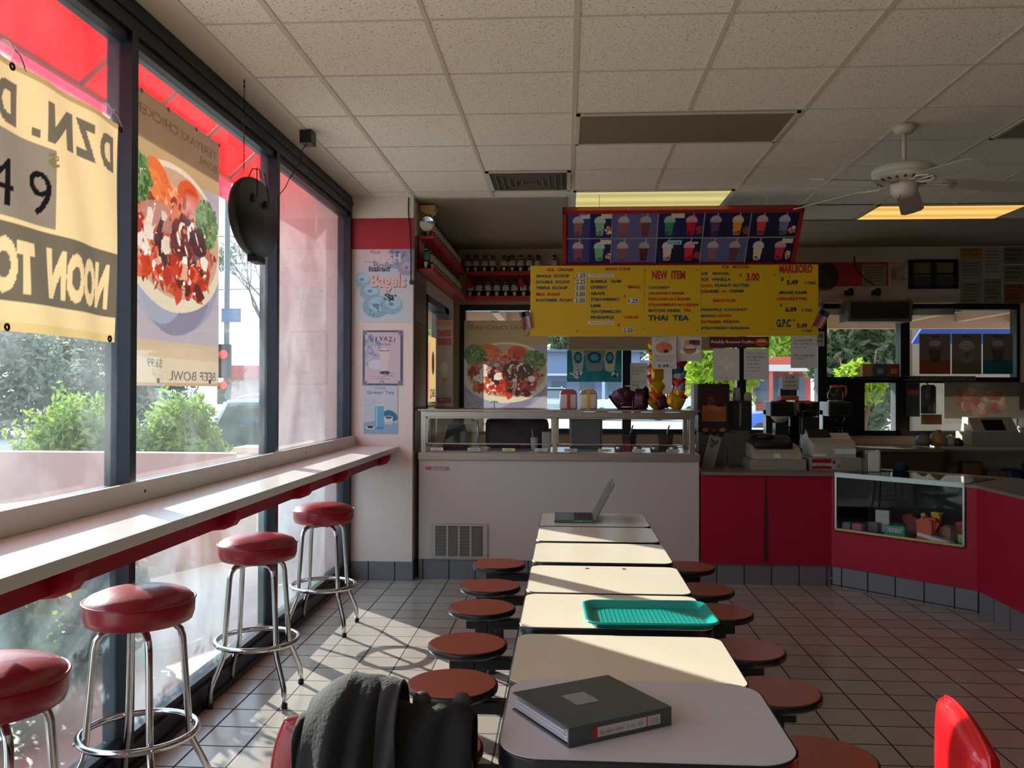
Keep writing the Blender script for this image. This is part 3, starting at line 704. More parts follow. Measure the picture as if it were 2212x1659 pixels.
# tray
t = thing('serving_tray', 'teal plastic serving tray overhanging the right edge of the sunlit table', 'tray', (.265, 2.825, .7415), .03)
TEAL = mat('teal_plastic', (10, 160, 150), .22, var=.04, bump=.0)
w, d = .205, .150
def loopz(k, z, r): return [(x, y, z) for x, y in rrect(-w+k, w-k, -d+k, d-k, r, 6)]
b = MB(); L = [loopz(.030, .004, .03), loopz(.026, .0045, .032), loopz(.012, .022, .04), loopz(.006, .025, .044), loopz(0, .024, .048), loopz(-.001, .019, .048), loopz(.009, .018, .04), loopz(.026, 0.0, .03)]
vr = [[b.bm.verts.new(p) for p in l] for l in L]
for a, c_ in zip(vr, vr[1:]):
    for i in range(len(a)):
        j = (i+1) % len(a); f = b.bm.faces.new((a[i], a[j], c_[j], c_[i])); f.smooth = True
b.bm.faces.new(vr[0]); b.bm.faces.new(vr[-1][::-1]); b.build('tray_body', TEAL, t)
b = MB()
for k in range(24): b.box(-.165+k*.0143, -.163+k*.0143, -.112, .112, .0042, .0052)
b.build('ribbed_floor', TEAL, t)

# binder
t = thing('ring_binder', 'black ring binder with a grey label lying on the nearest table', 'binder', (.055, 1.93, .754), math.radians(32))
hw, hd = .130, .118
BK = mat('black_binder_vinyl', (62, 74, 74), .32, var=.08, scale=5, bump=.05, coat=.2)
c1 = MB().box(-hw, hw, -hd, hd, .036, .040, bev=.0015).build('front_cover', BK, t)
c2 = MB().box(-hw, hw, -hd, hd, 0, .004, bev=.0015).build('back_cover', BK, t)
sp = MB().box(-hw, hw, -hd-.002, -hd+.003, 0, .040, bev=.0015).build('spine', BK, t)
MB().box(-.045, .012, -.02, .045, .0401, .0406).build('label_card', mat('grey_card', (140, 140, 140), .6), c1)
b = MB(); b.mi = 0; b.box(-.062, .098, -hd-.0035, -hd-.0021, .010, .030)
sl = b.build('spine_label', mat('white_label', (196, 192, 190), .4), sp)
MB().box(-.074, -.062, -hd-.0036, -hd-.0021, .010, .030).box(.062, .0645, -hd-.0037, -hd-.0021, .010, .030).build('red_tab', REDI, sp)
MB().text('durable view', (-.056, -hd-.0038, .0145), (1, 0, 0), (0, 0, 1), .058, .010, bold=0).text('1 in  O', (.012, -hd-.0038, .0155), (1, 0, 0), (0, 0, 1), .04, .008, bold=0).text('|||||||', (.070, -hd-.0038, .013), (1, 0, 0), (0, 0, 1), .022, .013, bold=0).build('lettering', GREY, sl)
b = MB()
for k in range(7): b.box(-hw+.004+.001*(k % 3), hw-.02, -hd+.008, hd-.006, .007+k*.003, .0085+k*.003)
b.build('paper_sheets', mat('paper_sheets', (206, 204, 214), .8), t)
b = MB(); b.tube([(-hw+.006, -hd+.014+.010*math.cos(a), .019+.011*math.sin(a)) for a in np.linspace(0, 2*PI, 13)[:-1]], .0018, 6, closed=True); b.build('ring', CHROME, t)

# laptop
t = thing('laptop', 'open grey laptop with a teal underside on the farthest table', 'laptop', (.052, 4.985, .7415), 0)
b = MB(); b.box(-.112, .112, -.155, .155, .008, .016, bev=.003); bs = b.build('base', mat('laptop_grey', (96, 96, 92), .4, metal=.3), t)
MB().box(-.113, .113, -.156, .156, 0, .009, bev=.004).build('lower_shell', mat('teal_shell', (18, 120, 112), .4), t)
b = MB()
for i in range(6):
    for j in range(14): b.box(-.002+i*.0165, .012+i*.0165, -.138+j*.0198, -.121+j*.0198, .0162, .0178)
b.build('keyboard', BLACK, bs)
b = MB()
for k, y in enumerate((-.0,)): b.box(.0, .045, -.157, -.1555, .009, .0125)
for x in (.055, .07, .085): b.box(x, x+.009, -.157, -.1555, .009, .0125)
b.build('ports', LGREY, bs)
M = Matrix.Translation((.108, 0, .016)) @ Matrix.Rotation(math.radians(28), 4, 'Y')
b = MB(); b.box(-.003, .004, -.155, .155, 0, .222, bev=.002, M=M); sc = b.build('screen_lid', mat('laptop_lid', (120, 122, 122), .4, metal=.3), t)
b = MB(); b.box(-.0042, -.003, -.145, .145, .012, .212, M=M); b.build('screen', mat('dark_screen', (20, 22, 28), .15), sc)
b = MB(); b.box(.0041, .006, -.157, .157, -.002, .224, bev=.002, M=M); b.build('lid_cover', _M['teal_shell'], sc)

# ------------------------------------------------------------------ two vinyl chairs near the camera
def chair(name, label, x, y, rz, top, w, red):
    t = thing(name, label, 'chair', (x, y, 0), rz)
    b = MB(); W = w/2; H0, H1 = .52, top; N_ = 18; hc, hh = (H0+H1)/2, (H1-H0)/2; c_ = .26; k_ = 1/math.sqrt(1-c_)
    def surf(u, v, sd):
        x = W*u*math.sqrt(1-c_*v*v)*(1 if True else k_); z = hc+hh*v*math.sqrt(1-c_*u*u); m_ = max(abs(u), abs(v))
        return Vector((x, sd*.034*math.sqrt(max(0, 1-m_**4)), z))
    gr = {}
    for sd in (1, -1):
        for jj in range(N_+1):
            for ii in range(N_+1):
                u, v = math.sin((ii/N_*2-1)*PI/2), math.sin((jj/N_*2-1)*PI/2); ed = ii in (0, N_) or jj in (0, N_)
                key = (ii, jj, 0 if ed else sd)
                if key not in gr: gr[key] = b.bm.verts.new(surf(u, v, sd))
        for jj in range(N_):
            for ii in range(N_):
                q_ = [gr[(a_, c2, 0 if (a_ in (0, N_) or c2 in (0, N_)) else sd)] for a_, c2 in ((ii, jj), (ii+1, jj), (ii+1, jj+1), (ii, jj+1))]
                f = b.bm.faces.new(q_); f.smooth = True
    bk = b.build('backrest', red, t)
    out = [surf(math.sin(a*PI/2), 1, 1) for a in np.linspace(-1, 1, 15)]+[surf(1, math.sin(a*PI/2), 1) for a in np.linspace(1, -1, 15)][1:]+[surf(math.sin(a*PI/2), -1, 1) for a in np.linspace(1, -1, 15)][1:]+[surf(-1, math.sin(a*PI/2), 1) for a in np.linspace(-1, 1, 15)][1:-1]
    b = MB(); b.tube(out, .0045, 6, closed=True)
    b.build('piping', red, bk)
    b = MB(); b.prism(rrect(-W, W, .02, .43, .06), .42, .475, bev=.02); smooth(b.build('seat', red, t))
    for sx in (-1, 1):
        MB().tube([(sx*(W-.04), 0, .62), (sx*(W-.04), .01, .44), (sx*(W-.03), -.03, .0)], .011, 8).build('leg', CHROME, t)
        MB().tube([(sx*(W-.04), .38, .43), (sx*(W-.03), .42, 0)], .011, 8).build('leg', CHROME, t)
    return t
RV = mat('sunlit_red_vinyl', (214, 16, 26), .25, var=.05, coat=.4)  # red vinyl with the sun's brightness put into its colour
chair('vinyl_chair', 'bright red vinyl chair back catching the sun at the lower right corner', .815, 1.84, math.radians(80), .815, .38, RV)
chair('vinyl_chair', 'dark red vinyl chair under the black jacket at the bottom of the view', -.40, 1.80, 0, .80, .42, VINYL)
# jacket: a heavy cloth hung over the backrest
def jacket():
    t = thing('jacket', 'black and grey jacket draped over the chair back at the bottom of the view', 'jacket', (-.40, 1.80, 0))
    JB = mat('black_fleece', (17, 20, 19), .9, var=.2, scale=14, bump=.25, bscale=120)
    JG = mat('grey_fleece', (62, 64, 66), .95, var=.25, scale=30, bump=.4, bscale=160)
    def drape(name, m, x0, x1, zt, front, back, thick, seed, lean=0, fold=.014, nf=3):
        q = random.Random(seed); nx, ns = 40, 44; V = []; ph = [q.uniform(0, 6) for _ in range(4)]
        for j in range(ns+1):
            s = j/ns*2-1   # -1 camera side hem, 0 crest, 1 far side hem
            for i in range(nx+1):
                u = i/nx; x = x0+(x1-x0)*u
                crest = zt(u); L = front(u) if s < 0 else back(u)
                a = abs(s); r = thick(u)
                if a < .3: th = a/.3*PI/2; y = r*math.sin(th); z = crest-r*(1-math.cos(th))
                else: y = r+.03*((a-.3)/.7); z = crest-r-(a-.3)/.7*L
                f = fold*(math.sin(nf*2*PI*u+ph[0]+2.2*a)+.6*math.sin(nf*4.3*u+ph[1]-3*a))*min(1, a*1.6+.25)
                y += f+.006*math.sin(17*u+9*a+ph[2]); z += .35*f
                V.append((x+lean*(crest-z)*.5, math.copysign(1, s)*y if s != 0 else 0, z))
        b = MB(); vs = [b.bm.verts.new(v) for v in V]
        for j in range(ns):
            for i in range(nx):
                k = j*(nx+1)+i; f = b.bm.faces.new((vs[k], vs[k+1], vs[k+nx+2], vs[k+nx+1])); f.smooth = True
        o = b.build(name, m, t); md = o.modifiers.new('s', 'SOLIDIFY'); md.thickness = .008; md.offset = 0
        sd = o.modifiers.new('d', 'SUBSURF'); sd.levels = 1; sd.render_levels = 1; return o
    drape('body', JB, -.02, .215, lambda u: .818+.004*math.sin(9*u)-.02*max(0, u-.85)/.15, lambda u: .34+.03*u, lambda u: .34, lambda u: .052, 3, fold=.006)
    drape('hood', JB, -.125, .045, lambda u: .80+.075*math.sin(PI*min(1, .12+u*.62)), lambda u: .30, lambda u: .25, lambda u: .05+.075*math.sin(PI*min(1, .15+.75*u)), 5, fold=.013, nf=2)
    drape('lining', JG, -.045, .065, lambda u: .876-.012*u, lambda u: .20-.02*u, lambda u: .2, lambda u: .088-.012*u, 8, fold=.004, nf=1)
    drape('sleeve', JB, -.150, -.075, lambda u: .79+.03*u, lambda u: .30, lambda u: .22, lambda u: .055+.03*math.sin(PI*u), 11, fold=.008, nf=1)
    for x in (.10, .185): smooth(MB().lathe([(.0, .835), (.012, .833), (.019, .823), (.02, .81), (.016, .80)], 14, c=(x, .03, 0)).build('cuff', JG, t))
    return t
jacket()

# ------------------------------------------------------------------ banners and posters on the window wall
YX, ZX = Vector((0, 1, 0)), Vector((0, 0, 1))
def bowl_art(cell=.004):
    A = Art(.85, 1.18, cell, (196, 176, 148))
    A.rect(0, 1, 0, .19, (188, 158, 112)); A.rect(0, 1, .16, .84, (176, 166, 174)); A.ell(.5, .19, .62, .04, (188, 158, 112))
    A.ell(.5, 1.02, .75, .17, (206, 180, 150)); A.rect(0, 1, .90, 1, (214, 194, 166))
    A.text('TERIYAKI CHICKEN', .10, .97, .045, .08, (112, 100, 82), .01, True); A.text('BOWL', .74, .97, .10, .132, (112, 100, 82), .01, True)
    A.rect(.03, .12, .03, .08, (150, 134, 110))
    A.ell(.50, .52, .50, .29, (150, 150, 168)); A.ell(.5, .60, .38, .215, (132, 128, 148)); A.ell(.36, .60, .28, .18, (172, 178, 196), .6)
    A.ell(.50, .46, .54, .27, (228, 214, 190)); A.ell(.50, .46, .54, .27, (214, 198, 170), .5, y0=.52); A.ell(.51, .445, .48, .235, (196, 160, 134))
    A.shards(240, .50, .48, .43, .18, .045, [(190, 78, 46), (206, 104, 64), (166, 50, 36), (216, 150, 112), (142, 42, 34), (180, 96, 84)], seed=3)
    A.ell(.34, .285, .15, .065, (226, 108, 50), rot=.6); A.ell(.30, .30, .09, .045, (236, 130, 66), rot=.6); A.ell(.64, .285, .12, .062, (216, 86, 42)); A.ell(.66, .29, .08, .04, (196, 66, 36)); A.ell(.45, .32, .11, .05, (230, 120, 60), rot=.4)
    A.shards(30, .40, .30, .14, .05, .02, [(244, 190, 150), (206, 84, 50)], .7, seed=33, flat=.2)
    A.ell(.38, .40, .22, .05, (184, 132, 122), .85); A.shards(30, .56, .36, .12, .05, .035, [(150, 44, 32), (216, 120, 90), (90, 36, 34)], seed=21)
    A.shards(260, .13, .30, .13, .085, .020, [(74, 116, 56), (92, 136, 66), (54, 92, 46), (112, 150, 86)], seed=5, flat=.8)
    A.shards(300, .84, .36, .13, .09, .020, [(82, 120, 62), (98, 138, 74), (60, 98, 50), (126, 154, 96)], seed=6, flat=.8)
    A.shards(34, .54, .49, .26, .09, .075, [(74, 34, 38), (96, 38, 38), (62, 30, 38), (110, 48, 44)], seed=9, flat=.4)
    A.shards(34, .50, .50, .38, .13, .042, [(232, 216, 200), (226, 202, 182), (236, 226, 214)], seed=12, flat=.3)
    A.shards(60, .50, .60, .36, .07, .05, [(196, 62, 38), (176, 46, 34), (214, 92, 60), (220, 168, 136), (90, 36, 34)], seed=14, flat=.4)
    A.shards(36, .5, .5, .42, .17, .02, [(246, 236, 226)], seed=15, flat=.25)
    A.text('$3.99', .22, .38, .905, .94, (116, 108, 108), .01, True); A.text('BEEF BOWL', .46, .95, .945, .98, (100, 94, 98), .01, True)
    A.rect(0, 1, 0, .008, (170, 150, 120)); A.rect(0, 1, .988, 1, (190, 160, 120)); return A
GROM = mat('brass_grommet', (70, 60, 50), .4, metal=.8)
A = bowl_art()
t = thing('poster', 'hanging bowl-of-food poster with mirrored lettering in the left window beside the thick post', 'poster', (-1.738, 3.31, 1.484))
A.build('print', (0, 0, 1.215), YX*1.14, ZX*1.03, PRINT_THIN, t, bulge=lambda X, Y: .008*np.sin(9*X)*Y)
for u, v in ((.14, 1.20), (.38, 1.20), (.67, 1.20), (.94, 1.20), (.3, .022), (.84, .022)):
    MB().lathe([(.005, 0), (.010, 0), (.010, .003), (.005, .003)], 14, M=Matrix.Translation((.012, u, v)) @ Matrix.Rotation(PI/2, 4, 'Y')).build('grommet', GROM, t)
POSTER = t
# DZN banner
def banner_art():
    A = Art(1.72, .81, .0052, (194, 170, 126)); G = (92, 84, 70); Yl = (194, 170, 126)
    A.rect(0, 1, .60, .886, G); A.rect(.30, .762, .262, .578, (116, 106, 92)); A.rect(0, 1, 0, .02, (150, 128, 84))
    for ch, a_, b_ in (('D', .912, .981), ('Z', .832, .900), ('N', .737, .822), ('D', .590, .655), ('2', .50, .56)): A.text(ch, a_, b_, .072, .238, G, .05, True)
    A.rect(.697, .720, .205, .235, G)
    A.text('$', .740, .770, .275, .335, (104, 92, 60), .02, True)
    A.text('NOON', .738, .972, .65, .86, Yl, .06, True); A.text('TO', .595, .702, .65, .86, Yl, .06, True); A.text('AM', .42, .55, .65, .86, Yl, .06, True)
    A.text('9', .694, .751, .362, .540, (14, 14, 16), .0); A.text('4', .575, .645, .362, .540, (14, 14, 16), .0); A.text('5', .46, .52, .362, .540, (14, 14, 16), .0)
    A.rect(0, 1, .965, 1, (176, 152, 96), .6); return A
t = thing('banner', 'yellow fabric banner with grey mirrored lettering and 49, hanging at the upper left edge', 'banner', (-1.632, 1.40, 1.627))
def wav(X, Y): return .012*np.sin(16*X+2*Y)*(.3+Y)+.006*np.sin(37*X-6*Y)
banner_art().build('print', (0, 0, .81), YX*.988, ZX*.985, cloth('banner_cloth', None, .45, attr=True), t, bulge=wav)
for u, v in ((1.045, .78), (1.665, .78), (1.60, .02), (1.03, .02), (.4, .78)):
    MB().lathe([(.006, 0), (.012, 0), (.012, .004), (.006, .004)], 14, M=Matrix.Translation((.020, u, v)) @ Matrix.Rotation(PI/2, 4, 'Y')).build('grommet', GROM, t)
SUCT = glass('clear_suction_cup', dust=.2, smear=.1, tint=(.9, .85, .88))
for i, (y, z, l) in enumerate(((2.555, 2.50, 'clear suction cup holding the yellow banner, upper left corner of the view'), (3.139, 2.50, 'clear suction cup above the right corner of the yellow banner'))):
    t = thing('suction_cup', l, 'suction cup', (-1.703, y, z), group='suction cups holding the banner')
    MB().lathe([(.033, 0), (.030, .004), (.015, .012), (.008, .02), (.010, .030), (0, .032)], 20, M=Matrix.Rotation(PI/2, 4, 'Y')).build('cup', SUCT, t)
    MB().tube([(.028, 0, 0), (.045, 0, -.02), (.055, .005, -.05), (.06, 0, -.065)], .0025, 6).build('hook', GREY, t)
# round black sign on a chain, seen edge-on
t = thing('hanging_sign', 'round black light sign hanging on a chain in front of the second window post', 'sign', (-1.555, 4.28, 2.325))
M = Matrix.Rotation(PI/2, 4, 'Y')
b = MB(); b.lathe([(0, -.022), (.97, -.022), (1, -.01), (1, .012), (.97, .022), (0, .022)], 48)
for v in b.bm.verts: v.co = Vector((v.co.z, v.co.x*.30, v.co.y*.195))
smooth(b.build('sign_body', BLACK, t))
for sy in (-.09, .09):
    MB().box(.02, .035, sy-.02, sy+.02, .07, .1).build('clip', BLACK, t); MB().tube([(.03, sy*.6, .24), (.045, sy, .09)], .003, 5).build('wire', BLACK, t)
MB().box(-.02, .03, -.05, .08, -.222, -.188, bev=.006).build('switch_box', BLACK, t)
b = MB()
for k in range(46):
    a = PI/2*(k % 2); z = .20+k*.0108
    b.tube([(.004*math.cos(a)*math.cos(q)+.0, -.15+.004*math.sin(a)*math.cos(q), z+.007*math.sin(q)) for q in np.linspace(0, 2*PI, 7)[:-1]], .0012, 4, closed=True)
b.tube([(0, -.15, .642), (.0, -.15, .60)], .002, 5)
b.tube([(.01, -.13, .16), (.02, -.09, .225), (.03, -.02, .24), (.03, 0, .2)], .003, 6)
b.build('chain', BLACK, t)
# transformer on the ceiling with its lead
p = at(684, 300, 'x', -1.49)
t = thing('power_adapter', 'small black power adapter box at the ceiling edge above the last window', 'adapter', (-1.50, 4.99, 2.965))
MB().box(-.035, .035, -.05, .05, -.075, 0, bev=.004).build('adapter_body', BLACK, t)
b = MB(); b.tube([(.0, -.02, -.07), (-.02, -.05, -.12), (-.035, -.02, -.17), (-.05, -.05, -.22), (-.07, -.12, -.30), (-.08, -.16, -.36), (-.09, -.24, -.42), (-.1, -.30, -.47), (-.11, -.34, -.50), (-.10, -.38, -.58), (-.09, -.40, -.60)], .0025, 5); b.build('lead', BLACK, t)

# ------------------------------------------------------------------ posters on the pillar
px0 = Vector((1, 0, 0)); PY = 6.696
def wall_poster(name, label, cat, art, x, ztop, y=PY, m=None, rot=0, parts=True):
    t = thing(name, label, cat, (x, y, ztop-art.h)); art.build('print', (0, 0, art.h), px0, ZX, m, t); return t
A = Art(.445, .565, .0026, (206, 214, 216)); CY = (150, 190, 204); LV = (176, 160, 186)
A.ell(.9, .05, .35, .2, (150, 150, 178), .7); A.ell(.15, .0, .5, .25, (226, 204, 206), .7)
for cx_, cy_, r, c_ in ((.88, .26, .15, LV), (.10, .42, .16, CY), (.24, .58, .18, CY), (.35, .78, .24, (142, 186, 202)), (.62, .76, .20, CY), (.72, .05, .14, (140, 140, 170))):
    A.ell(cx_, cy_, r, r*.66, c_); A.ell(cx_+.03, cy_-.03, r*.7, r*.42, tuple(min(255, v+24) for v in c_)); A.ell(cx_, cy_-.01, r*.24, r*.12, tuple(v-40 for v in c_))
A.blobs(40, .60, .65, .11, .06, .016, [(30, 44, 60), (50, 70, 90)], seed=4); A.blobs(22, .35, .82, .24, .10, .012, [(30, 60, 76)], seed=8)
A.text('Our', .25, .42, .01, .06, (70, 90, 120)); A.text('FRESH', .24, .78, .055, .175, (236, 220, 218), .03); A.text('(never)', .15, .35, .15, .18, (130, 130, 150)); A.text('Boiled', .30, .74, .17, .26, (130, 140, 164), .02)
A.text('Baked', .22, .59, .235, .305, (58, 64, 90), .03); A.text('Bagels', .27, .89, .34, .58, (120, 100, 120), .04); A.text('Bagels', .255, .875, .33, .57, (236, 200, 190), .035)
t = wall_poster('poster', 'pale blue bagel poster with four pins, topmost on the white pillar', 'poster', A, -1.625, 2.557)
for u, v in ((.03, .55), (.42, .55), (.03, .015), (.42, .02)): MB().lathe([(0, -.006), (.004, -.004), (.004, 0)], 10, M=Matrix.Translation((u, 0, v)) @ Matrix.Rotation(-PI/2, 4, 'X') @ Matrix.Scale(-1, 4, (0, 0, 1))).build('pin', BLACK, t)
A = Art(.312, .425, .0026, (218, 196, 200)); A.blobs(110, .2, .38, .26, .28, .06, [(150, 170, 196), (190, 190, 210), (120, 140, 170), (206, 200, 212)], .7, seed=2)
A.ell(.32, .62, .18, .09, (226, 218, 226)); A.poly([(.42, .36), (.68, .36), (.60, .76), (.48, .76)], (232, 212, 206)); A.ell(.55, .36, .13, .02, (60, 60, 84)); A.ell(.55, .35, .11, .015, (236, 226, 222))
A.ell(.56, .77, .13, .03, (40, 46, 66)); A.blobs(16, .66, .80, .2, .03, .022, [(150, 120, 140), (110, 100, 130)], seed=6, flat=.2)
for k, ch in enumerate('VIVAZ!'):
    x = .18+k*.115; y = .155-.05*math.sin(PI*(k+.6)/6.2); A.text(ch, x+(.03 if ch in 'I!' else 0), x+(.06 if ch in 'I!' else .105), y, y+.085, (66, 78, 116), .02)
A.text('Horchata', .36, .72, .22, .275, (110, 124, 160), .02)
A.text('A rich, creamy rice drink', .18, .80, .835, .85, (110, 90, 120)); A.text('with cinnamon', .30, .68, .87, .885, (110, 90, 120))
for a_ in ((0, 1, 0, .035), (0, 1, .965, 1), (0, .055, 0, 1), (.945, 1, 0, 1)): A.rect(*a_, (88, 92, 120))
for cx_ in (.06, .94):
    for cy_ in (.045, .955): A.rect(cx_-.05, cx_+.05, cy_-.036, cy_+.036, (130, 156, 190)); A.ell(cx_, cy_, .03, .022, (90, 106, 140))
A.ell(.49, .945, .055, .038, (120, 140, 176)); A.ell(.49, .945, .035, .024, (180, 190, 210))
wall_poster('poster', 'lilac drink poster with a dark patterned border, middle one on the white pillar', 'poster', A, -1.572, 1.93)
A = Art(.265, .37, .0026, (206, 210, 216)); A.ell(.5, 1.0, .8, .28, (150, 180, 206)); A.blobs(30, .2, .42, .2, .2, .05, [(190, 202, 214)], .8, seed=3, flat=.3)
A.rect(.33, .60, .41, .88, (110, 176, 208)); A.rect(.33, .60, .40, .42, (220, 236, 244)); A.ell(.465, .88, .135, .03, (90, 150, 186)); A.rect(.36, .40, .43, .86, (170, 214, 232))
A.ell(.80, .62, .22, .10, (54, 116, 150), rot=.5); A.rect(.62, .86, .66, .78, (226, 222, 224)); A.ell(.74, .78, .12, .03, (206, 202, 206)); A.ell(.74, .66, .125, .035, (236, 232, 232)); A.ell(.74, .66, .10, .025, (60, 96, 116))
A.ell(.2, .87, .14, .04, (226, 232, 236)); A.ell(.2, .86, .10, .028, (40, 60, 70)); A.text('Simply', .33, .66, .02, .075, (110, 130, 160)); A.text('Green Tea', .10, .90, .10, .165, (84, 110, 150), .02)
wall_poster('poster', 'small pale blue tea poster with a tall glass and bowl, lowest on the white pillar', 'poster', A, -1.562, 1.50)
b = MB(); b.tube([(-1.215, 6.685, 2.955), (-1.217, 6.685, 2.85), (-1.205, 6.685, 2.70), (-1.196, 6.685, 2.5), (-1.196, 6.685, 2.31)], .005, 6)
b.box(-1.205, -1.172, 6.675, 6.695, 2.285, 2.315); tag(b.build('cable', BLACK), 'thin black cable running down the top right edge of the white pillar', 'cable')

# ------------------------------------------------------------------ ice cream cabinet
t = thing('dipping_cabinet', 'ice cream dipping cabinet with a white front panel and glass case under a steel top', 'freezer', (0, 6.76, 0))
CP = mat('cabinet_enamel', (194, 184, 178), .42, var=.06, scale=2.2, bump=.02)
MB().box(-1.14, 1.02, 0, .75, .155, .928, bev=.004).build('front_panel', CP, t)
MB().box(-1.14, 1.02, .01, .75, 0, .155).build('tiled_base', BASEM, t)
MB().box(-1.145, 1.025, -.012, .76, .928, .985, bev=.004).build('steel_rail', STEELB, t)
MB().box(-1.145, 1.025, -.02, .60, 1.308, 1.322, bev=.003).build('steel_top', STEEL, t)
MB().box(-1.115, .985, -.008, .03, 1.262, 1.305, bev=.003).build('top_rail', STEEL, t)
for x0, x1, y0, y1 in ((-1.125, -1.085, 0, .03), (.945, .985, 0, .03), (-.10, -.065, 0, .03), (-1.13, -1.09, .55, .6), (.97, 1.01, .55, .6), (-.10, -.07, .55, .6)):
    MB().box(x0, x1, y0, y1, .985, 1.308, bev=.002).build('post', STEEL, t)
for x0, x1 in ((-1.085, -.10), (-.065, .945)):
    g = MB().box(x0, x1, .012, .017, .99, 1.262).build('front_glass', CASEG, t)
    MB().box(x0, x1, .005, .025, 1.05, 1.058).box(x0, x1, .005, .025, 1.25, 1.262).box(x0, x0+.012, .005, .025, 1.05, 1.26).box(x1-.012, x1, .005, .025, 1.05, 1.26).build('glass_trim', STEEL, g)
MB().box(.995, 1.0, .03, .55, .99, 1.30).build('side_glass', CASEG, t)
MB().box(-1.12, -1.115, .03, .55, .99, 1.30).build('side_glass', CASEG, t)
MB().box(-1.12, 1.0, .03, .58, .985, .992).build('inner_deck', mat('white_enamel', (210, 208, 204), .3), t)
b = MB(); b.box(-1.045, -.60, -.010, .002, .165, .435, bev=.002); vg = b.build('vent_grille', mat('grille_paint', (176, 170, 162), .5), t)
MB().box(-1.005, -.640, -.0115, -.009, .185, .415).build('vent_opening', BLACK, vg)
for k in range(27): MB().box(-1.0, -.645, -.016, -.0115, .190+k*.0083, .1925+k*.0083).build('louvre', _M['grille_paint'], vg)
for x in (-.913, -.822, -.731): MB().box(x-.007, x+.007, -.018, -.0115, .185, .415).build('grille_bar', _M['grille_paint'], vg)
b = MB(); b.box(-1.085, -.905, -.004, .001, .848, .874, bev=.001); np_ = b.build('nameplate', mat('plate_grey', (150, 132, 124), .4), t)
MB().box(-1.083, -1.045, -.0046, -.004, .850, .872).build('red_field', mat('faded_red_plate', (186, 96, 90), .5), np_)
MB().text('Master-Bilt', (-1.04, -.0045, .853), (1, 0, 0), (0, 0, 1), .11, .013, bold=.01).build('lettering', mat('plate_text', (206, 196, 190), .5), np_)
for i, x in enumerate((-1.05, -.76, -.49, -.24, -.01, .25, .51, .77)):
    w = .10
    o = MB().box(x, x+w, .005, .010, .998, 1.022).build('flavour_card', mat('card_%d' % (i % 3), ((210, 206, 198), (190, 188, 186), (214, 208, 150))[i % 3], .6), t)
    MB().text(('VANILLA', 'COOKIES', 'CHERRY', 'LEMON', 'COFFEE', 'BLACKBERRY', 'BANANA', 'MINT')[i], (x+.02, .0045, 1.005), (1, 0, 0), (0, 0, 1), .06, .009, bold=.01).build('lettering', INK, o)
# things inside the glass case
def box_thing(name, label, cat, x0, x1, y0, y1, z0, z1, m, group=None, bev=.004, extra=None):
    t = thing(name, label, cat, ((x0+x1)/2, (y0+y1)/2, z0), group=group)
    hx, hy = (x1-x0)/2, (y1-y0)/2; MB().box(-hx, hx, -hy, hy, 0, z1-z0, bev=bev).build('body', m, t)
    if extra: extra(t, hx, hy, z1-z0)
    return t
b = MB(); b.prism([(-.12, 0), (.10, 0), (.06, .20), (-.07, .20)], -.03, .03, M=Matrix(((1, 0, 0, -.87), (0, 0, -1, 7.0), (0, 1, 0, .993), (0, 0, 0, 1))))
tag(b.build('scoop_holder', mat('dark_bag', (52, 46, 48), .7)), 'dark slanted pouch inside the left end of the glass case', 'holder')
b = MB(); b.tube([(-.72, 7.0, 1.02), (-.70, 7.0, 1.12), (-.71, 7.0, 1.22), (-.76, 7.0, 1.235)], .008, 8); tag(b.build('tap', STEEL), 'thin curved metal tube inside the glass case, right of the dark pouch', 'tube')
tag(smooth(MB().box(-.66, -.14, 7.15, 7.32, .993, 1.24, bev=.05).build('ice_cream_block', mat('dark_tub', (74, 54, 62), .6, var=.2, scale=8))), 'dark purple-brown tub at the back of the left glass case', 'tub')
for x, w, c_, l in ((-.25, .06, (206, 190, 176), 'white paper cup with a straw inside the left glass case'),):
    t = thing('paper_cup', l, 'cup', (x, 7.02, .993)); MB().lathe([(0, 0), (.026, 0), (.033, .10), (.030, .10), (.024, .006), (0, .006)], 20).build('cup', mat('cream_cup', c_, .6), t); MB().tube([(0, 0, .01), (-.02, 0, .16)], .004, 6).build('straw', PAPER, t)
tag(MB().box(-.19, -.12, 7.0, 7.07, .993, 1.14, bev=.01).build('paper_bag', mat('pale_bag', (190, 180, 172), .8)), 'pale folded paper bag beside the paper cup in the glass case', 'bag')
tag(MB().box(.03, .30, 7.16, 7.3, .993, 1.25, bev=.02).build('metal_bin', mat('dull_metal_bin', (118, 118, 116), .4, metal=.6)), 'dull grey metal bin in the right glass case', 'bin')
for x, l in ((.51, 'dark grey tub inside the right glass case, nearer the middle'), (.80, 'dark brown tub inside the right glass case, nearer the end')):
    t = thing('topping_tub', l, 'tub', (x, 7.08, .993)); smooth(MB().lathe([(0, 0), (.05, 0), (.06, .12), (.064, .125), (.058, .13), (.05, .01), (0, .01)], 24).build('tub', mat('tub_%d' % int(x*100), (56, 56, 60) if x < .6 else (86, 64, 46), .4), t)); MB().tube([(.0, 0, .1), (.03, 0, .2)], .006, 6).build('ladle_handle', STEEL, t)
for i in range(4):
    x = .42+i*.14; tag(MB().lathe([(0, 0), (.035, 0), (.04, .03), (.03, .05), (0, .055)], 16, c=(x, 6.93, .993)).build('steel_dish', STEEL), 'small steel topping dish in the right glass case', 'dish', 'steel dishes in the right glass case')

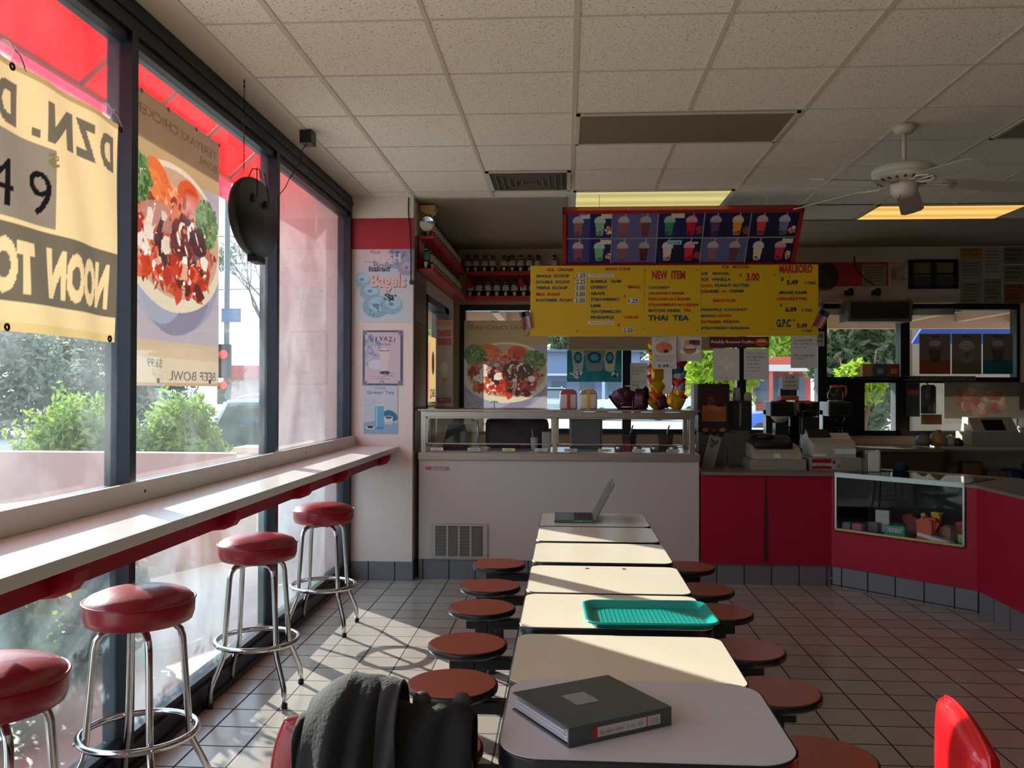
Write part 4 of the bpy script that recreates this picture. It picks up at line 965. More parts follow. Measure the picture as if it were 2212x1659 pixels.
# ------------------------------------------------------------------ red serving counter
A0, A1, A2, A3 = Vector((1.03, 6.745)), Vector((2.005, 6.745)), Vector((2.722, 5.985)), Vector((2.705, 3.6))
t = thing('serving_counter', 'dark red serving counter with grey tiled foot, angled towards the right', 'counter', (0, 0, 0))
du = (A2-A1).normalized(); nv = Vector((-du.y, du.x))     # away from the camera
if nv.y < 0: nv = -nv
def seg(b, a, c_, z0, z1, th=.04):
    d = (c_-a).normalized(); n = Vector((-d.y, d.x)); n = n if (n.y > 0 or (abs(n.y) < .1 and n.x > 0)) else -n
    b.prism([a, c_, c_+n*th, a+n*th], z0, z1)
ang = lambda s: A1+du*s
LA = (A2-A1).length; S0, S1 = .03, LA-.075
b = MB(); seg(b, A0, A1, .155, .832); p1 = b.build('front_panel', REDL, t)
b = MB(); seg(b, A1, A2, .155, .43); seg(b, A1, ang(S0), .43, .832); seg(b, ang(S1), A2, .43, .832); b.build('angled_panel', REDL, t)
b = MB(); seg(b, A2, A3, .155, .832); b.build('side_panel', REDL, t)
off = Vector((0, .012))
b = MB(); seg(b, A0+off, A1+off, 0, .155); b.build('tiled_base', BASEM, t)
bt = tiled('base_tiles_angled', (120, 122, 126), (36, 34, 34), TS*abs(du.x), (A1.x+.06, 1.0), gw=.006, rough=.35, axis='xz')
b = MB(); seg(b, A1+nv*.012, A2+nv*.012, 0, .155); b.build('tiled_base', bt, t)
b = MB(); seg(b, A2+Vector((.012, 0)), A3+Vector((.012, 0)), 0, .155); b.build('tiled_base', BASEY, t)
CT = mat('grey_brown_counter_laminate', (128, 116, 102), .3, var=.06, scale=30)
b = MB(); b.prism([(1.03, 6.725), (1.995, 6.725), (ang(S0).x, ang(S0).y), (ang(S0).x+nv.x*.5, ang(S0).y+nv.y*.5), (2.32, 7.42), (1.03, 7.42)], .832, .853)
e = ang(S1); b.prism([(e.x, e.y), (2.712, 5.97), (2.69, 3.6), (3.3, 3.6), (3.3, 6.0), (e.x+nv.x*.5, e.y+nv.y*.5)], .832, .853)
q0, q1 = ang(S0)+nv*.5, ang(S1)+nv*.5
b.prism([(q0.x, q0.y), (q1.x, q1.y), (3.3, 6.0), (3.25, 6.5), (2.32, 7.42)], .832, .853)
b.build('countertop', CT, t)
b = MB(); b.prism([(1.05, 6.80), (2.0, 6.80), (2.3, 7.35), (1.05, 7.35)], .155, .832); b.build('cabinet_body', WOOD, t)
b = MB(); st = mat('dark_worn_edge', (70, 10, 20), .6, var=.3, scale=30)
b.prism([(1.498, .17), (1.535, .17), (1.53, .55), (1.521, .80), (1.516, .82), (1.511, .80), (1.503, .55)], 0, .002, M=Matrix(((1, 0, 0, 0), (0, 0, -1, 6.745), (0, 1, 0, 0), (0, 0, 0, 1)))); b.build('worn_seam', st, p1)
# glass display case in the angled front
t = thing('display_case', 'glass candy display case set in the angled red counter', 'display case', (0, 0, 0))
def onang(s, dep, z): p = ang(s)+nv*dep; return (p.x, p.y, z)
def abox(b, s0, s1, d0, d1, z0, z1): b.prism([ang(s0)+nv*d0, ang(s1)+nv*d0, ang(s1)+nv*d1, ang(s0)+nv*d1], z0, z1); return b
abox(MB(), S0, S1, -.012, .012, .828, .862).build('top_edge', mat('pale_green_white_edge', (206, 232, 222), .3), t)
abox(MB(), S0, S0+.014, -.008, .008, .43, .828).build('side_frame', STEEL, t); abox(MB(), S1-.014, S1, -.008, .008, .43, .828).build('side_frame', STEEL, t)
abox(MB(), S0, S1, -.008, .008, .43, .445).build('bottom_frame', mat('brass_strip', (170, 150, 90), .35, metal=.8), t)
abox(MB(), S0+.014, S1-.014, -.003, .002, .445, .828).build('front_glass', CASEG, t)
abox(MB(), S0, S1, .012, .50, .852, .858).build('top_glass', glass('smoked_top_glass', tint=(.5, .52, .52), dust=.01, smear=.02, refl=1), t)
b = MB(); abox(b, S0, S1, .0, .5, .415, .43); abox(b, S0, S1, .48, .5, .43, .852); abox(b, S0-.01, S0, .0, .5, .43, .852); abox(b, S1, S1+.01, .0, .5, .43, .852); b.build('interior', mat('dark_interior', (30, 28, 26), .7), t)
abox(MB(), S0+.02, S1-.02, .26, .46, .60, .606).build('shelf', CASEG, t)
cand = [('pink carton', (190, 70, 120), .16, .08, .05), ('grey carton', (80, 84, 96), .26, .08, .07), ('blue carton', (40, 100, 160), .36, .07, .05), ('dark red bag', (120, 26, 24), .50, .09, .13), ('orange-red wrapper', (200, 80, 30), .66, .11, .14),
        ('brown wrapper', (120, 60, 30), .78, .10, .10), ('yellow wrapper', (206, 160, 50), .70, .05, .17), ('red wrapper', (190, 30, 26), .86, .10, .12), ('silver cylinder', (150, 150, 150), .07, .06, .05), ('green carton', (120, 176, 60), .90, .06, .06), ('white carton', (190, 190, 184), .30, .10, .16)]
for i, (nm, c_, s, w, h) in enumerate(cand):
    d = .10+.05*(i % 4); M = Matrix.Translation(onang(s, d, .431)) @ Matrix.Rotation(math.atan2(du.y, du.x)+random.uniform(-.2, .2), 4, 'Z')
    b = MB(); b.box(-w/2, w/2, -.025, .025, 0, h, bev=.006, M=M)
    if 'wrapper' in nm or 'bag' in nm:
        for k in range(4): b.box(-w*.3, w*.3, -.02, .02, h*.6, h*1.1, bev=.005, M=M @ Matrix.Translation((random.uniform(-.03, .03), .01*k, 0)) @ Matrix.Rotation(random.uniform(-.5, .5), 4, 'Y'))
    tag(b.build('candy_pack', mat('candy_'+nm.replace(' ', '_'), c_, .35, var=.3, scale=60)), nm+' of sweets inside the glass display case', 'candy')
M = Matrix.Translation(onang(.46, .05, .431)) @ Matrix.Rotation(math.atan2(du.y, du.x), 4, 'Z')
t = thing('gum_carton', 'teal gum carton lettered in white, front of the glass display case', 'candy'); t.matrix_world = M
MB().box(-.075, .075, 0, .05, 0, .075, bev=.003).build('carton', mat('teal_card', (20, 130, 110), .4), t); MB().text('TRIDENT', (-.06, -.002, .028), (1, 0, 0), (0, 0, 1), .12, .032, bold=.02).build('lettering', PAPER, t)
M = Matrix.Translation(onang(.76, .04, .432)) @ Matrix.Rotation(math.atan2(du.y, du.x), 4, 'Z')
t = thing('paper_note', 'white folded paper lying at the front of the display case', 'paper'); t.matrix_world = M
MB().prism([(-.14, 0.01), (.08, .01), (.09, .06), (-.02, .07)], 0, .025, M=Matrix.Rotation(.2, 4, 'Y')).build('sheet', PAPER, t)

# ------------------------------------------------------------------ ceiling fittings
def gx(k): return GX+k*GP
def gy(j): return GY+j*GP
DIFF = mat('unlit_diffuser', (120, 112, 98), .35, var=.05)
def troffer(name, label, x0, x1, y0, y1, lit=None):
    t = thing(name, label, 'ceiling light', ((x0+x1)/2, (y0+y1)/2, CH-.004)); hx, hy = (x1-x0)/2-.012, (y1-y0)/2-.012
    b = MB(); b.box(-hx, hx, -hy, -hy+.022, -.008, 0); b.box(-hx, hx, hy-.022, hy, -.008, 0); b.box(-hx, -hx+.022, -hy, hy, -.008, 0); b.box(hx-.022, hx, -hy, hy, -.008, 0)
    b.build('frame', GRIDM, t)
    MB().box(-hx+.022, hx-.022, -hy+.022, hy-.022, -.005, -.001).build('diffuser', lit or DIFF, t)
    return t
def lampmat(name, c, s, lo):
    """diffuser glowing in soft bands over its tubes"""
    m = bpy.data.materials.new(name); m.use_nodes = True; N = m.node_tree.nodes; L = m.node_tree.links; b = N['Principled BSDF']; b.inputs['Base Color'].default_value = lin((150, 140, 90))
    tc = N.new('ShaderNodeTexCoord'); sp = N.new('ShaderNodeSeparateXYZ'); L.new(tc.outputs['Object'], sp.inputs[0])
    mu = N.new('ShaderNodeMath'); mu.operation = 'MULTIPLY'; mu.inputs[1].default_value = 22; L.new(sp.outputs['Y'], mu.inputs[0])
    cs = N.new('ShaderNodeMath'); cs.operation = 'COSINE'; L.new(mu.outputs[0], cs.inputs[0])
    mr = N.new('ShaderNodeMapRange'); mr.inputs[1].default_value = -1; mr.inputs[2].default_value = 1; mr.inputs[3].default_value = lo; mr.inputs[4].default_value = s; L.new(cs.outputs[0], mr.inputs[0])
    b.inputs['Emission Color'].default_value = lin(c); L.new(mr.outputs[0], b.inputs['Emission Strength']); return m
troffer('ceiling_light', 'unlit grey rectangular ceiling light panel between tiles', gx(2), gx(4), gy(2), gy(3))
troffer('ceiling_light', 'lit pale yellow ceiling light directly above the drinks menu', gx(2), gx(4), gy(5), gy(6), lampmat('yellow_lit_diffuser', (214, 200, 120), .78, .50))
troffer('ceiling_light', 'lit orange ceiling light behind the ceiling fan', gx(6), gx(8), gy(6), gy(7), lampmat('orange_lit_diffuser', (248, 190, 100), 1.0, .62))
troffer('ceiling_light', 'unlit dark ceiling light panel cut off by the right edge above the fan', gx(6), gx(8), gy(2), gy(3))
t = thing('air_vent', 'square dusty ceiling air vent with angled fins beside the menu', 'vent', ((gx(1)+gx(2))/2, (gy(4)+gy(5))/2, CH-.004))
b = MB(); h = .293
for a_ in ((-h, h, -h, -h+.025), (-h, h, h-.025, h), (-h, -h+.025, -h, h), (h-.025, h, -h, h)): b.box(*a_, -.008, 0)
b.build('frame', GRIDM, t); MB().box(-h+.02, h-.02, -h+.02, h-.02, -.002, 0).build('backing', mat('dusty_vent', (70, 62, 50), .8, var=.35, scale=12), t)
VF = mat('vent_fin', (104, 94, 78), .6, var=.3, scale=20)
for k in range(5):
    r = .05+.045*k
    b = MB()
    for s in (-1, 1): b.box(-r, r, s*r-.004, s*r+.004, -.012, -.003); b.box(s*r-.004, s*r+.004, -r, r, -.012, -.003)
    b.build('fin', VF, t)

# ceiling fan
FW = mat('cream_fan_enamel', (206, 196, 176), .4, var=.04); FB = mat('cream_fan_blade', (176, 166, 148), .5, var=.05)
t = thing('ceiling_fan', 'cream five-bladed ceiling fan hanging on a rod in front of the orange light', 'fan', (1.90, 5.05, 0))
MB().lathe([(0, 2.966), (.07, 2.966), (.05, 2.93), (.015, 2.925), (0, 2.925)], 24).build('canopy', FW, t)
MB().tube([(0, 0, 2.93), (0, 0, 2.745)], .013, 12).build('rod', FW, t)
MB().lathe([(0, 2.77), (.028, 2.77), (.03, 2.745), (0, 2.745)], 16).build('rod_collar', FW, t)
mo = smooth(MB().lathe([(0, 2.75), (.10, 2.748), (.155, 2.735), (.172, 2.72), (.174, 2.70), (.168, 2.685), (.172, 2.683), (.165, 2.668), (.13, 2.655), (.09, 2.648), (0, 2.648)], 48).build('motor_housing', FW, t))
for k in range(20):
    a = 2*PI*k/20; MB().box(.118, .148, -.006, .006, 2.652, 2.664, bev=.003, M=Matrix.Rotation(a, 4, 'Z')).build('vent_hole', BLACK, mo)
smooth(MB().lathe([(0, 2.65), (.07, 2.65), (.075, 2.63), (.07, 2.59), (.05, 2.57), (0, 2.567)], 32).build('switch_housing', FW, t))
MB().tube([(-.03, -.03, 2.57), (-.04, -.03, 2.555), (-.045, -.03, 2.56)], .004, 6).build('pull_chain', STEEL, t)
for k in range(5):
    a = math.radians(65+72*k); R_ = Matrix.Rotation(a, 4, 'Z'); D_ = Matrix.Rotation(math.radians(5), 4, 'Y')
    b = MB(); P = [(.20, -.055), (.30, -.062), (.62, -.068), (.655, -.05), (.665, 0), (.655, .05), (.62, .068), (.30, .062), (.20, .055)]
    M = R_ @ Matrix.Translation((0, 0, 2.655)) @ D_ @ Matrix.Rotation(math.radians(-13), 4, 'X')
    b.prism(P, -.003, .003, M=M, bev=.0015); bl = b.build('blade', FB, t)
    b = MB()
    b.tube([(.07, -.02, 0), (.14, -.03, -.012), (.19, -.045, -.006), (.26, -.02, -.004), (.26, .02, -.004), (.19, .045, -.006), (.14, .03, -.012), (.07, .02, 0)], .007, 8)
    b.tube([(.14, 0, -.01), (.22, 0, -.008), (.27, 0, -.004)], .006, 8)
    for v in b.bm.verts: v.co = M @ v.co
    b.build('blade_bracket', FW, bl)

# ------------------------------------------------------------------ drinks menu and yellow price board
t = thing('drinks_menu', 'red-framed tilted drinks menu with ten dark photo panels above the yellow board', 'menu', (0, 6.925, 2.458))
ux = Vector((1, 0, 0)); uy = Vector((0, -.30, .378)); SL = uy.length; uy.normalize(); nn = ux.cross(uy); Wm = 1.80
M = Matrix((( 1, uy.x, nn.x, -.03), (0, uy.y, nn.y, 0), (0, uy.z, nn.z, 0), (0, 0, 0, 1)))
FR = mat('red_menu_frame', (150, 24, 26), .4)
b = MB(); b.box(0, Wm, 0, .02, -.05, .012, M=M); b.box(0, Wm, SL-.03, SL, -.05, .012, M=M); b.box(0, .03, 0, SL, -.05, .012, M=M); b.box(Wm-.03, Wm, 0, SL, -.05, .012, M=M); b.build('frame', FR, t)
MB().box(.02, Wm-.02, .02, SL-.02, -.05, -.004, M=M).build('backing', BLACK, t)
NAVY, LAV, INKY = (30, 36, 84), (96, 92, 130), (24, 28, 56)
PAN = [[(NAVY, (150, 90, 96), (130, 176, 140)), (LAV, (150, 84, 86), (120, 54, 50)), (NAVY, (54, 140, 96), (200, 24, 44)), (INKY, (104, 60, 100), (226, 150, 60)), (INKY, (206, 70, 66), (120, 116, 150))],
       [(NAVY, (136, 80, 88), (120, 176, 120)), (LAV, (140, 84, 90), (84, 40, 44)), (INKY, (220, 190, 168), (220, 40, 60)), (LAV, (150, 90, 100), (116, 60, 66)), (INKY, (224, 206, 170), (214, 50, 70))]]
pw = (Wm-.07)/5; ph = (SL-.05)/2-.006
for r_ in range(2):
    for k in range(5):
        bgc, c1, c2 = PAN[r_][k]; A = Art(pw-.008, ph, .0038, bgc)
        if k == 0: A.rect(.5, 1, 0, 1, (26, 32, 90)); A.rect(0, .5, 0, 1, (64, 64, 110))
        if (r_, k) in ((0, 3), (0, 4), (1, 4)): A.rect(0, 1, .0, .3, (20, 30, 70), .5)
        for cx_, c_ in ((.24, c1), (.73, c2)):
            A.poly([(cx_-.105, .36), (cx_+.105, .36), (cx_+.075, .90), (cx_-.075, .90)], c_); A.ell(cx_, .90, .075, .04, tuple(v*.8 for v in c_))
            A.ell(cx_, .34, .125, .20, tuple(min(255, v*.35+140) for v in c_), y1=.38); A.rect(cx_-.125, cx_+.125, .36, .40, tuple(min(255, v*.4+120) for v in c_))
            A.poly([(cx_+.02, .16), (cx_+.045, .16), (cx_+.06, -.02), (cx_+.035, -.02)], (180, 180, 190))
            if bgc != LAV: A.blobs(10, cx_, .82, .06, .06, .02, [tuple(v*.35 for v in c_)], seed=k+r_)
        if bgc != LAV: A.blobs(14, .93, .72, .06, .12, .045, [(220, 214, 206), (190, 110, 60), (180, 40, 50), (130, 70, 50)][k % 4: k % 4+2], seed=3*k+r_)
        if (r_, k) in ((0, 0), (1, 0), (0, 2), (1, 4)): A.rect(.76 if k != 2 else .28, .99 if k != 2 else .56, .05, .22, (214, 204, 176))
        if (r_, k) == (0, 0): A.rect(.30, .50, .02, .22, (196, 196, 206)); A.text('BOBA', .33, .47, .05, .10, (60, 60, 80))
        if (r_, k) == (1, 2): A.rect(.22, .55, .08, .26, (150, 200, 206)); A.text('Horchata', .25, .52, .11, .23, (30, 60, 120), .01); A.rect(.66, .93, .16, .22, (220, 200, 210)); A.text('STRAWBERRY', .68, .91, .17, .21, (40, 40, 60))
        o3 = M @ Vector((.035+k*pw+.004, .025+(1-r_)*(ph+.01)+ph, .0)); A.build('menu_panel', o3, ux, uy, PRINT_GLOSS, t)
b = MB()
for k in range(1, 5): b.box(.033+k*pw-.004, .033+k*pw+.004, .02, SL-.03, -.004, .004, M=M)
b.box(.03, Wm-.03, .025+ph, .025+ph+.009, -.004, .004, M=M); b.build('separators', mat('pale_strip', (140, 136, 130), .5), t)
for x in (.25, 1.5): MB().tube([(x, -.26, .36), (x, -.26, .508)], .0025, 6).build('hanger', GRIDM, t)

YE = mat('yellow_board', (214, 168, 8), .35, var=.05, scale=2)
BX0, BX1, BZ0, BZ1, BY = -.281, 1.946, 1.897, 2.452, 6.90
t = thing('price_board', 'long yellow price board with red and blue lettering hanging over the counter', 'menu board', (BX0, BY, BZ0))
for a_, c_ in ((0, .892), (.894, 1.330), (1.332, BX1-BX0)): MB().box(a_, c_, -.012, .012, 0, BZ1-BZ0, bev=.002).build('panel', YE, t)
PANELS = [c for c in t.children]
def crop(cx_, cy_): return ((cx_/3.403-16)/621*(BX1-BX0), (BZ1-BZ0)-((cy_-503)*.001072))
LMAT = {'r': REDI, 'b': BLUEI, 'k': INK}
def W_(s, x0, x1, yb, h, c, bold=.045):
    u0, v = crop(x0, yb); u1, _ = crop(x1, yb); MB().text(s, (u0, -.0135, v), (1, 0, 0), (0, 0, 1), u1-u0, h*.00107, bold=bold).build('lettering', LMAT[c], t)
for a in [('ICE  CREAM', 180, 372, 544, 22, 'r'), ('SINGLE  SCOOP', 97, 346, 590, 22, 'b'), ('DOUBLE  SCOOP', 97, 350, 634, 22, 'b'), ('TRIPLE  SCOOP', 97, 332, 677, 22, 'b'), ('MILK  SHAKE', 97, 277, 724, 22, 'r'), ('ROOTBEER  FLOAT', 97, 372, 768, 22, 'b'),
          ('SNOW CONE', 612, 797, 541, 22, 'r'), ('BUBBLE   GUM', 504, 730, 631, 22, 'b'), ('CHERRY', 504, 629, 674, 22, 'b'), ('SMALL', 774, 873, 672, 22, 'r'), ('GRAPE', 504, 610, 720, 22, 'b'), ('STRAWBERRY', 504, 721, 763, 22, 'b'), ('$', 748, 762, 740, 24, 'r'), ('LIME', 504, 579, 809, 22, 'b'),
          ('WATERMELON', 504, 726, 852, 22, 'b'), ('PINEAPPLE', 504, 676, 895, 22, 'b'), ('LARGE', 754, 858, 893, 22, 'r'), ('$', 704, 720, 950, 24, 'r'),
          ('NEW  ITEM', 957, 1200, 606, 62, 'r'), ('COCONUT', 930, 1087, 677, 21, 'b'), ('ORANGE-CREAM', 930, 1193, 719, 21, 'r'), ('PEACHES-N-CREAM', 930, 1235, 761, 21, 'r'), ('STRAWBERRY-N-CREAM', 930, 1297, 803, 21, 'r'), ('MATCHA GREEN', 930, 1165, 845, 21, 'b'), ('TEA', 1188, 1244, 843, 21, 'r'), ('THAI  TEA', 930, 1230, 908, 40, 'b'),
          ('ICE   MOCHA', 1471, 1668, 529, 22, 'r'), ('ICE    MOCHA', 1320, 1521, 577, 22, 'b'), ('ICE   VANILLA', 1320, 1533, 620, 22, 'b'), ('$', 1596, 1614, 595, 30, 'r'), ('3.00', 1645, 1741, 622, 60, 'r'), ('CHOC.', 1316, 1408, 666, 22, 'r'), ('PEANUT BUTTER', 1418, 1671, 664, 22, 'b'), ('COOKIES', 1316, 1447, 707, 22, 'k'), ('-N-', 1458, 1510, 705, 20, 'r'), ('CREAM', 1521, 1625, 705, 22, 'k'),
          ('SMOOTHIE', 1402, 1571, 774, 22, 'r'), ('PINEAPPLE -COCONUT', 1318, 1655, 839, 21, 'b'), ('MANGO', 1318, 1430, 884, 21, 'b'), ('-GUAVA', 1436, 1541, 883, 21, 'r'), ('EXTREME', 1318, 1463, 928, 21, 'r'), ('-PEACH', 1470, 1593, 926, 21, 'b'), ('STRAWBERRY-BANANA', 1318, 1671, 972, 21, 'b'),
          ('MARLBORO', 1886, 2123, 565, 60, 'r'), ('$', 1897, 1918, 625, 32, 'b'), ('5.49', 1938, 2020, 651, 36, 'k'), ('+ TAX', 2065, 2150, 648, 22, 'k'), ('BRAND NAME', 1886, 2084, 717, 22, 'k'), ('CIGARETTES', 1868, 2084, 762, 22, 'r'), ('$', 1890, 1906, 810, 24, 'k'), ('6.09', 1928, 2011, 846, 36, 'k'), ('+ TAX', 2046, 2125, 845, 22, 'k'),
          ('G.P.C', 1866, 1970, 957, 60, 'b'), ('$', 1984, 1999, 917, 24, 'r'), ('5.49', 2012, 2087, 962, 34, 'k'), ('+ TAX', 2050, 2122, 993, 20, 'k')]:
    W_(*a)
TL = mat('white_price_tile', (214, 208, 190), .5); 
for s, x0, x1, yb in (('1.25', 394, 472, 595), ('2.25', 390, 470, 641), ('3.00', 390, 468, 685), ('3.00', 388, 468, 732), ('3.00', 386, 468, 780), ('1.25', 778, 860, 782), ('2.50', 742, 822, 997)):
    u0, v = crop(x0, yb); u1, _ = crop(x1, yb); pt = MB().box(u0, u1, -.0145, -.012, v, v+.0405).build('price_tile', TL, t); MB().text(s, (u0+.006, -.0150, v+.004), (1, 0, 0), (0, 0, 1), u1-u0-.012, .033, bold=.02).build('lettering', BLACK, pt)
for s, x0, x1, yb in (("TIGER'S BLOOD", 484, 674, 586), ('Mixed Fruit Punch', 484, 676, 935)):
    u0, v = crop(x0, yb); u1, _ = crop(x1, yb); pt = MB().box(u0, u1, -.0145, -.012, v, v+.025).build('name_tile', TL, t); MB().text(s, (u0+.02, -.0150, v+.006), (1, 0, 0), (0, 0, 1), u1-u0-.03, .015, bold=.0).build('lettering', BLACK, pt)
for cx_, cy_ in ((384, 597), (405, 985), (908, 540), (1288, 537), (898, 968), (1293, 980), (1852, 577), (1840, 972)):
    u, v = crop(cx_, cy_); MB().lathe([(0, .003), (.004, .002), (.005, 0)], 8, M=Matrix.Translation((u, -.012, v)) @ Matrix.Rotation(PI/2, 4, 'X')).build('screw', BLACK, t)
for x in (.3, 1.1, 1.9): MB().box(x-.02, x+.02, .012, .03, .50, .575).build('bracket', BLACK, t)
FA = Art(.075, .14, .0035, (190, 180, 176))
for k in range(7): FA.rect(k/7, k/7+1/14, 0, 1, (150, 28, 38))
FA.rect(0, 1, 0, .30, (34, 38, 60))
for i, (x, z, tl, l) in enumerate(((-.33, 1.945, -.25, 'small striped flag peeking out at the left end of the yellow board'), (1.90, 1.98, -.45, 'small striped flag stuck on the right end of the yellow board'))):
    t = thing('small_flag', l, 'flag', (x, 6.875, z)); t.rotation_euler = (0, -tl if i else tl, 0)
    FA.build('flag_cloth', (0, -.003, .14), px0, ZX, None, t, bulge=lambda X, Y: .008*np.sin(8*X+2*Y)); MB().tube([(.0, 0, .15), (0, 0, -.02)], .003, 6).build('stick', WOOD, t)

# ------------------------------------------------------------------ signs hung under the board
def hung(name, label, cat, x0, x1, z0, z1, y, art, m=None, bul=None, tilt=0):
    t = thing(name, label, cat, ((x0+x1)/2, y, z0)); t.rotation_euler = (0, tilt, 0)
    art.build('sheet', (-(x1-x0)/2, 0, z1-z0), px0, ZX, m, t, bulge=bul); return t
def hp(px_, py_, y=6.9): p = at(px_, py_, 'y', y); return p.x, p.z
def hpaper(name, label, cat, pxs, art_fn, y=6.885, m=None, cell=.003, bul=None, tilt=0):
    x0, z1 = hp(pxs[0], pxs[1], y); x1, z0 = hp(pxs[2], pxs[3], y); A = Art(x1-x0, z1-z0, cell, (206, 200, 186)); art_fn(A)
    return hung(name, label, cat, x0, x1, z0, z1, y, A, m, bul, tilt)
def a_special(A):
    A.text('SPECIAL!!', .12, .88, .03, .14, (150, 140, 130), -.0); A.ell(.5, .33, .34, .18, (206, 120, 84)); A.blobs(14, .5, .33, .3, .15, .08, [(190, 100, 66), (222, 140, 100)], .6, seed=2); A.ell(.58, .44, .09, .06, (50, 40, 40))
    A.text('BREAKFAST', .1, .9, .56, .66, (150, 146, 140)); A.text('SANDWICH', .15, .85, .69, .78, (150, 146, 140)); A.text('5.49', .25, .68, .86, .96, (40, 40, 46), .03); A.rect(.7, .88, .93, .945, (70, 70, 70))
hpaper('paper_sign', 'hand-lettered white special sign priced 5.49, curling under the yellow board', 'sign', (1408, 728, 1461, 797), a_special, y=6.87, bul=lambda X, Y: .02*Y*Y)
def a_sand(A):
    A.rect(.3, .95, .12, .35, (120, 50, 40)); A.rect(.3, .5, .12, .35, (220, 150, 60)); A.rect(.5, .72, .12, .35, (50, 60, 90)); A.ell(.52, .6, .42, .12, (240, 240, 236)); A.ell(.52, .5, .28, .22, (196, 150, 110)); A.rect(.3, .76, .5, .56, (120, 60, 50)); A.rect(.32, .74, .6, .64, (160, 60, 50)); A.ell(.52, .42, .2, .08, (226, 200, 170))
hpaper('photo_sign', 'white sign with a sandwich photo, right of the special sign', 'sign', (1463, 728, 1515, 780), a_sand)
def a_coffee(A):
    A.rect(0, 1, 0, 1, (88, 34, 28)); A.rect(0, 1, 0, .06, (120, 60, 50)); A.text('Freshly Brewed Coffee', .03, .75, .35, .68, (226, 200, 176), .02); A.ell(.875, .52, .11, .35, (196, 88, 60)); A.ell(.875, .45, .08, .2, (226, 170, 130), .7); A.rect(.80, .95, .55, .68, (150, 40, 36))
hpaper('coffee_sign', 'brown sign reading Freshly Brewed Coffee under the yellow board', 'sign', (1533, 727, 1661, 751), a_coffee)
def a_pastel(A):
    A.text('Try', .18, .42, .10, .2, (226, 150, 150), .02); A.ell(.35, .3, .06, .03, (226, 120, 120)); A.blobs(30, .55, .45, .28, .16, .08, [(226, 206, 180), (230, 214, 196), (214, 190, 160)], .8, seed=5); A.text('$2.50 each', .28, .78, .90, .96, (150, 150, 140))
hpaper('paper_sign', 'faint pastel paper sign left of the coffee flavours list', 'sign', (1541, 753, 1597, 822), a_pastel)
def a_list(lines, cols=(86, 86, 92)):
    def f(A):
        for k, (s, w, ul) in enumerate(lines):
            y = .10+k*.118
            if s: A.text(s, .10, .10+w, y, y+.065, cols, .01 if ul else 0)
            if ul: A.rect(.10, .10+w, y+.075, y+.083, cols)
    return f
hpaper('paper_sign', 'typed coffee flavours price list, right of the pastel sign', 'sign', (1607, 753, 1661, 820), a_list([('Try our new item', .75, 1), ('Ice Coffee Flavors', .75, 1), ('Vanilla Flavor', .58, 0), ('Mocha Flavor', .56, 0), ('Caramel Flavor', .60, 0), ('Only $2.95', .46, 0)]))
L7 = [('Try our new item', .74, 1), ('Fresh Carrot Juice', .76, 1), ('Only $3.99', .45, 0), ('', 0, 0), ('Fresh Orange Juice', .78, 1), ('Only $3.50', .44, 0)]
hpaper('paper_sign', 'typed juice price list hanging under the right end of the yellow board', 'sign', (1708, 725, 1765, 795), a_list(L7))
hpaper('paper_sign', 'shaded typed juice list on the window behind the snack rack', 'sign', (1361, 784, 1399, 850), a_list(L7, (110, 100, 100)), y=9.176)
def a_ks(A):
    A.text('THANKS', -.9, .92, .18, .42, (16, 16, 18), .03); A.text('INVITED', -.9, .92, .56, .72, (110, 30, 30), .01)
hpaper('paper_sign', 'cut-off white sign ending in KS behind the yellow board', 'sign', (1740, 716, 1781, 748), a_ks, y=9.172)
def a_small(A): A.text('2.19', .2, .7, .12, .3, (60, 60, 60)); A.text('SIZES', .15, .8, .42, .55, (60, 60, 60)); A.text('refill .99', .15, .85, .66, .8, (60, 60, 60))
hpaper('paper_sign', 'small handwritten price card above the coffee brewer', 'sign', (1690, 808, 1726, 842), a_small, y=8.66)
# teal cup poster, roller box, second bowl poster, pale pillar banner in the back window
def a_teal(A):
    A.rect(0, 1, 0, 1, (24, 130, 140)); A.rect(0, 1, 0, .35, (20, 104, 112), .7); A.blobs(12, .5, .8, .6, .2, .12, [(40, 160, 164), (20, 110, 120)], .5, seed=3, flat=.2)
    for cx_, w, c_ in ((.20, .12, (176, 190, 190)), (.78, .12, (200, 196, 160)), (.5, .20, (130, 140, 146))):
        A.poly([(cx_-w, 0), (cx_+w, 0), (cx_+w*.72, .58), (cx_-w*.72, .58)], c_); A.ell(cx_, .58, w*.72, .09, c_); A.ell(cx_, .22, w*.62, .18, (18, 70, 84)); A.ell(cx_, .22, w*.42, .11, (60, 160, 180)); A.text('YOGURT', cx_-w*.5, cx_+w*.5, .36, .42, (18, 70, 84), .02)
    A.blobs(50, .16, .78, .12, .12, .028, [(220, 226, 226), (40, 50, 56), (150, 160, 160)], seed=9); A.blobs(20, .9, .76, .06, .09, .028, [(220, 226, 226), (50, 60, 60)], seed=19)
hpaper('poster', 'teal frozen yogurt poster with three cups in the back window', 'poster', (1225, 757, 1343, 825), a_teal, y=9.16, m=PRINT, cell=.006)
x0, z1 = hp(1228, 727, 9.0); x1, z0 = hp(1413, 755, 9.0)
t = thing('roller_blind', 'cream roller blind box across the top of the back window', 'blind', ((x0+x1)/2+.35, 9.02, z0)); hw = (x1-x0)/2+.35
MB().box(-hw, hw, -.07, .158, 0, z1-z0+.04, bev=.01).build('blind_box', mat('cream_blind', (170, 152, 120), .6), t); MB().box(-hw, hw, -.072, -.06, -.012, .003).build('bottom_bar', mat('yellowed_strip', (200, 186, 130), .5), t)
t = thing('poster', 'second bowl-of-food poster hanging in the back window above the glass case', 'poster', (-1.065, 9.13, 1.02))
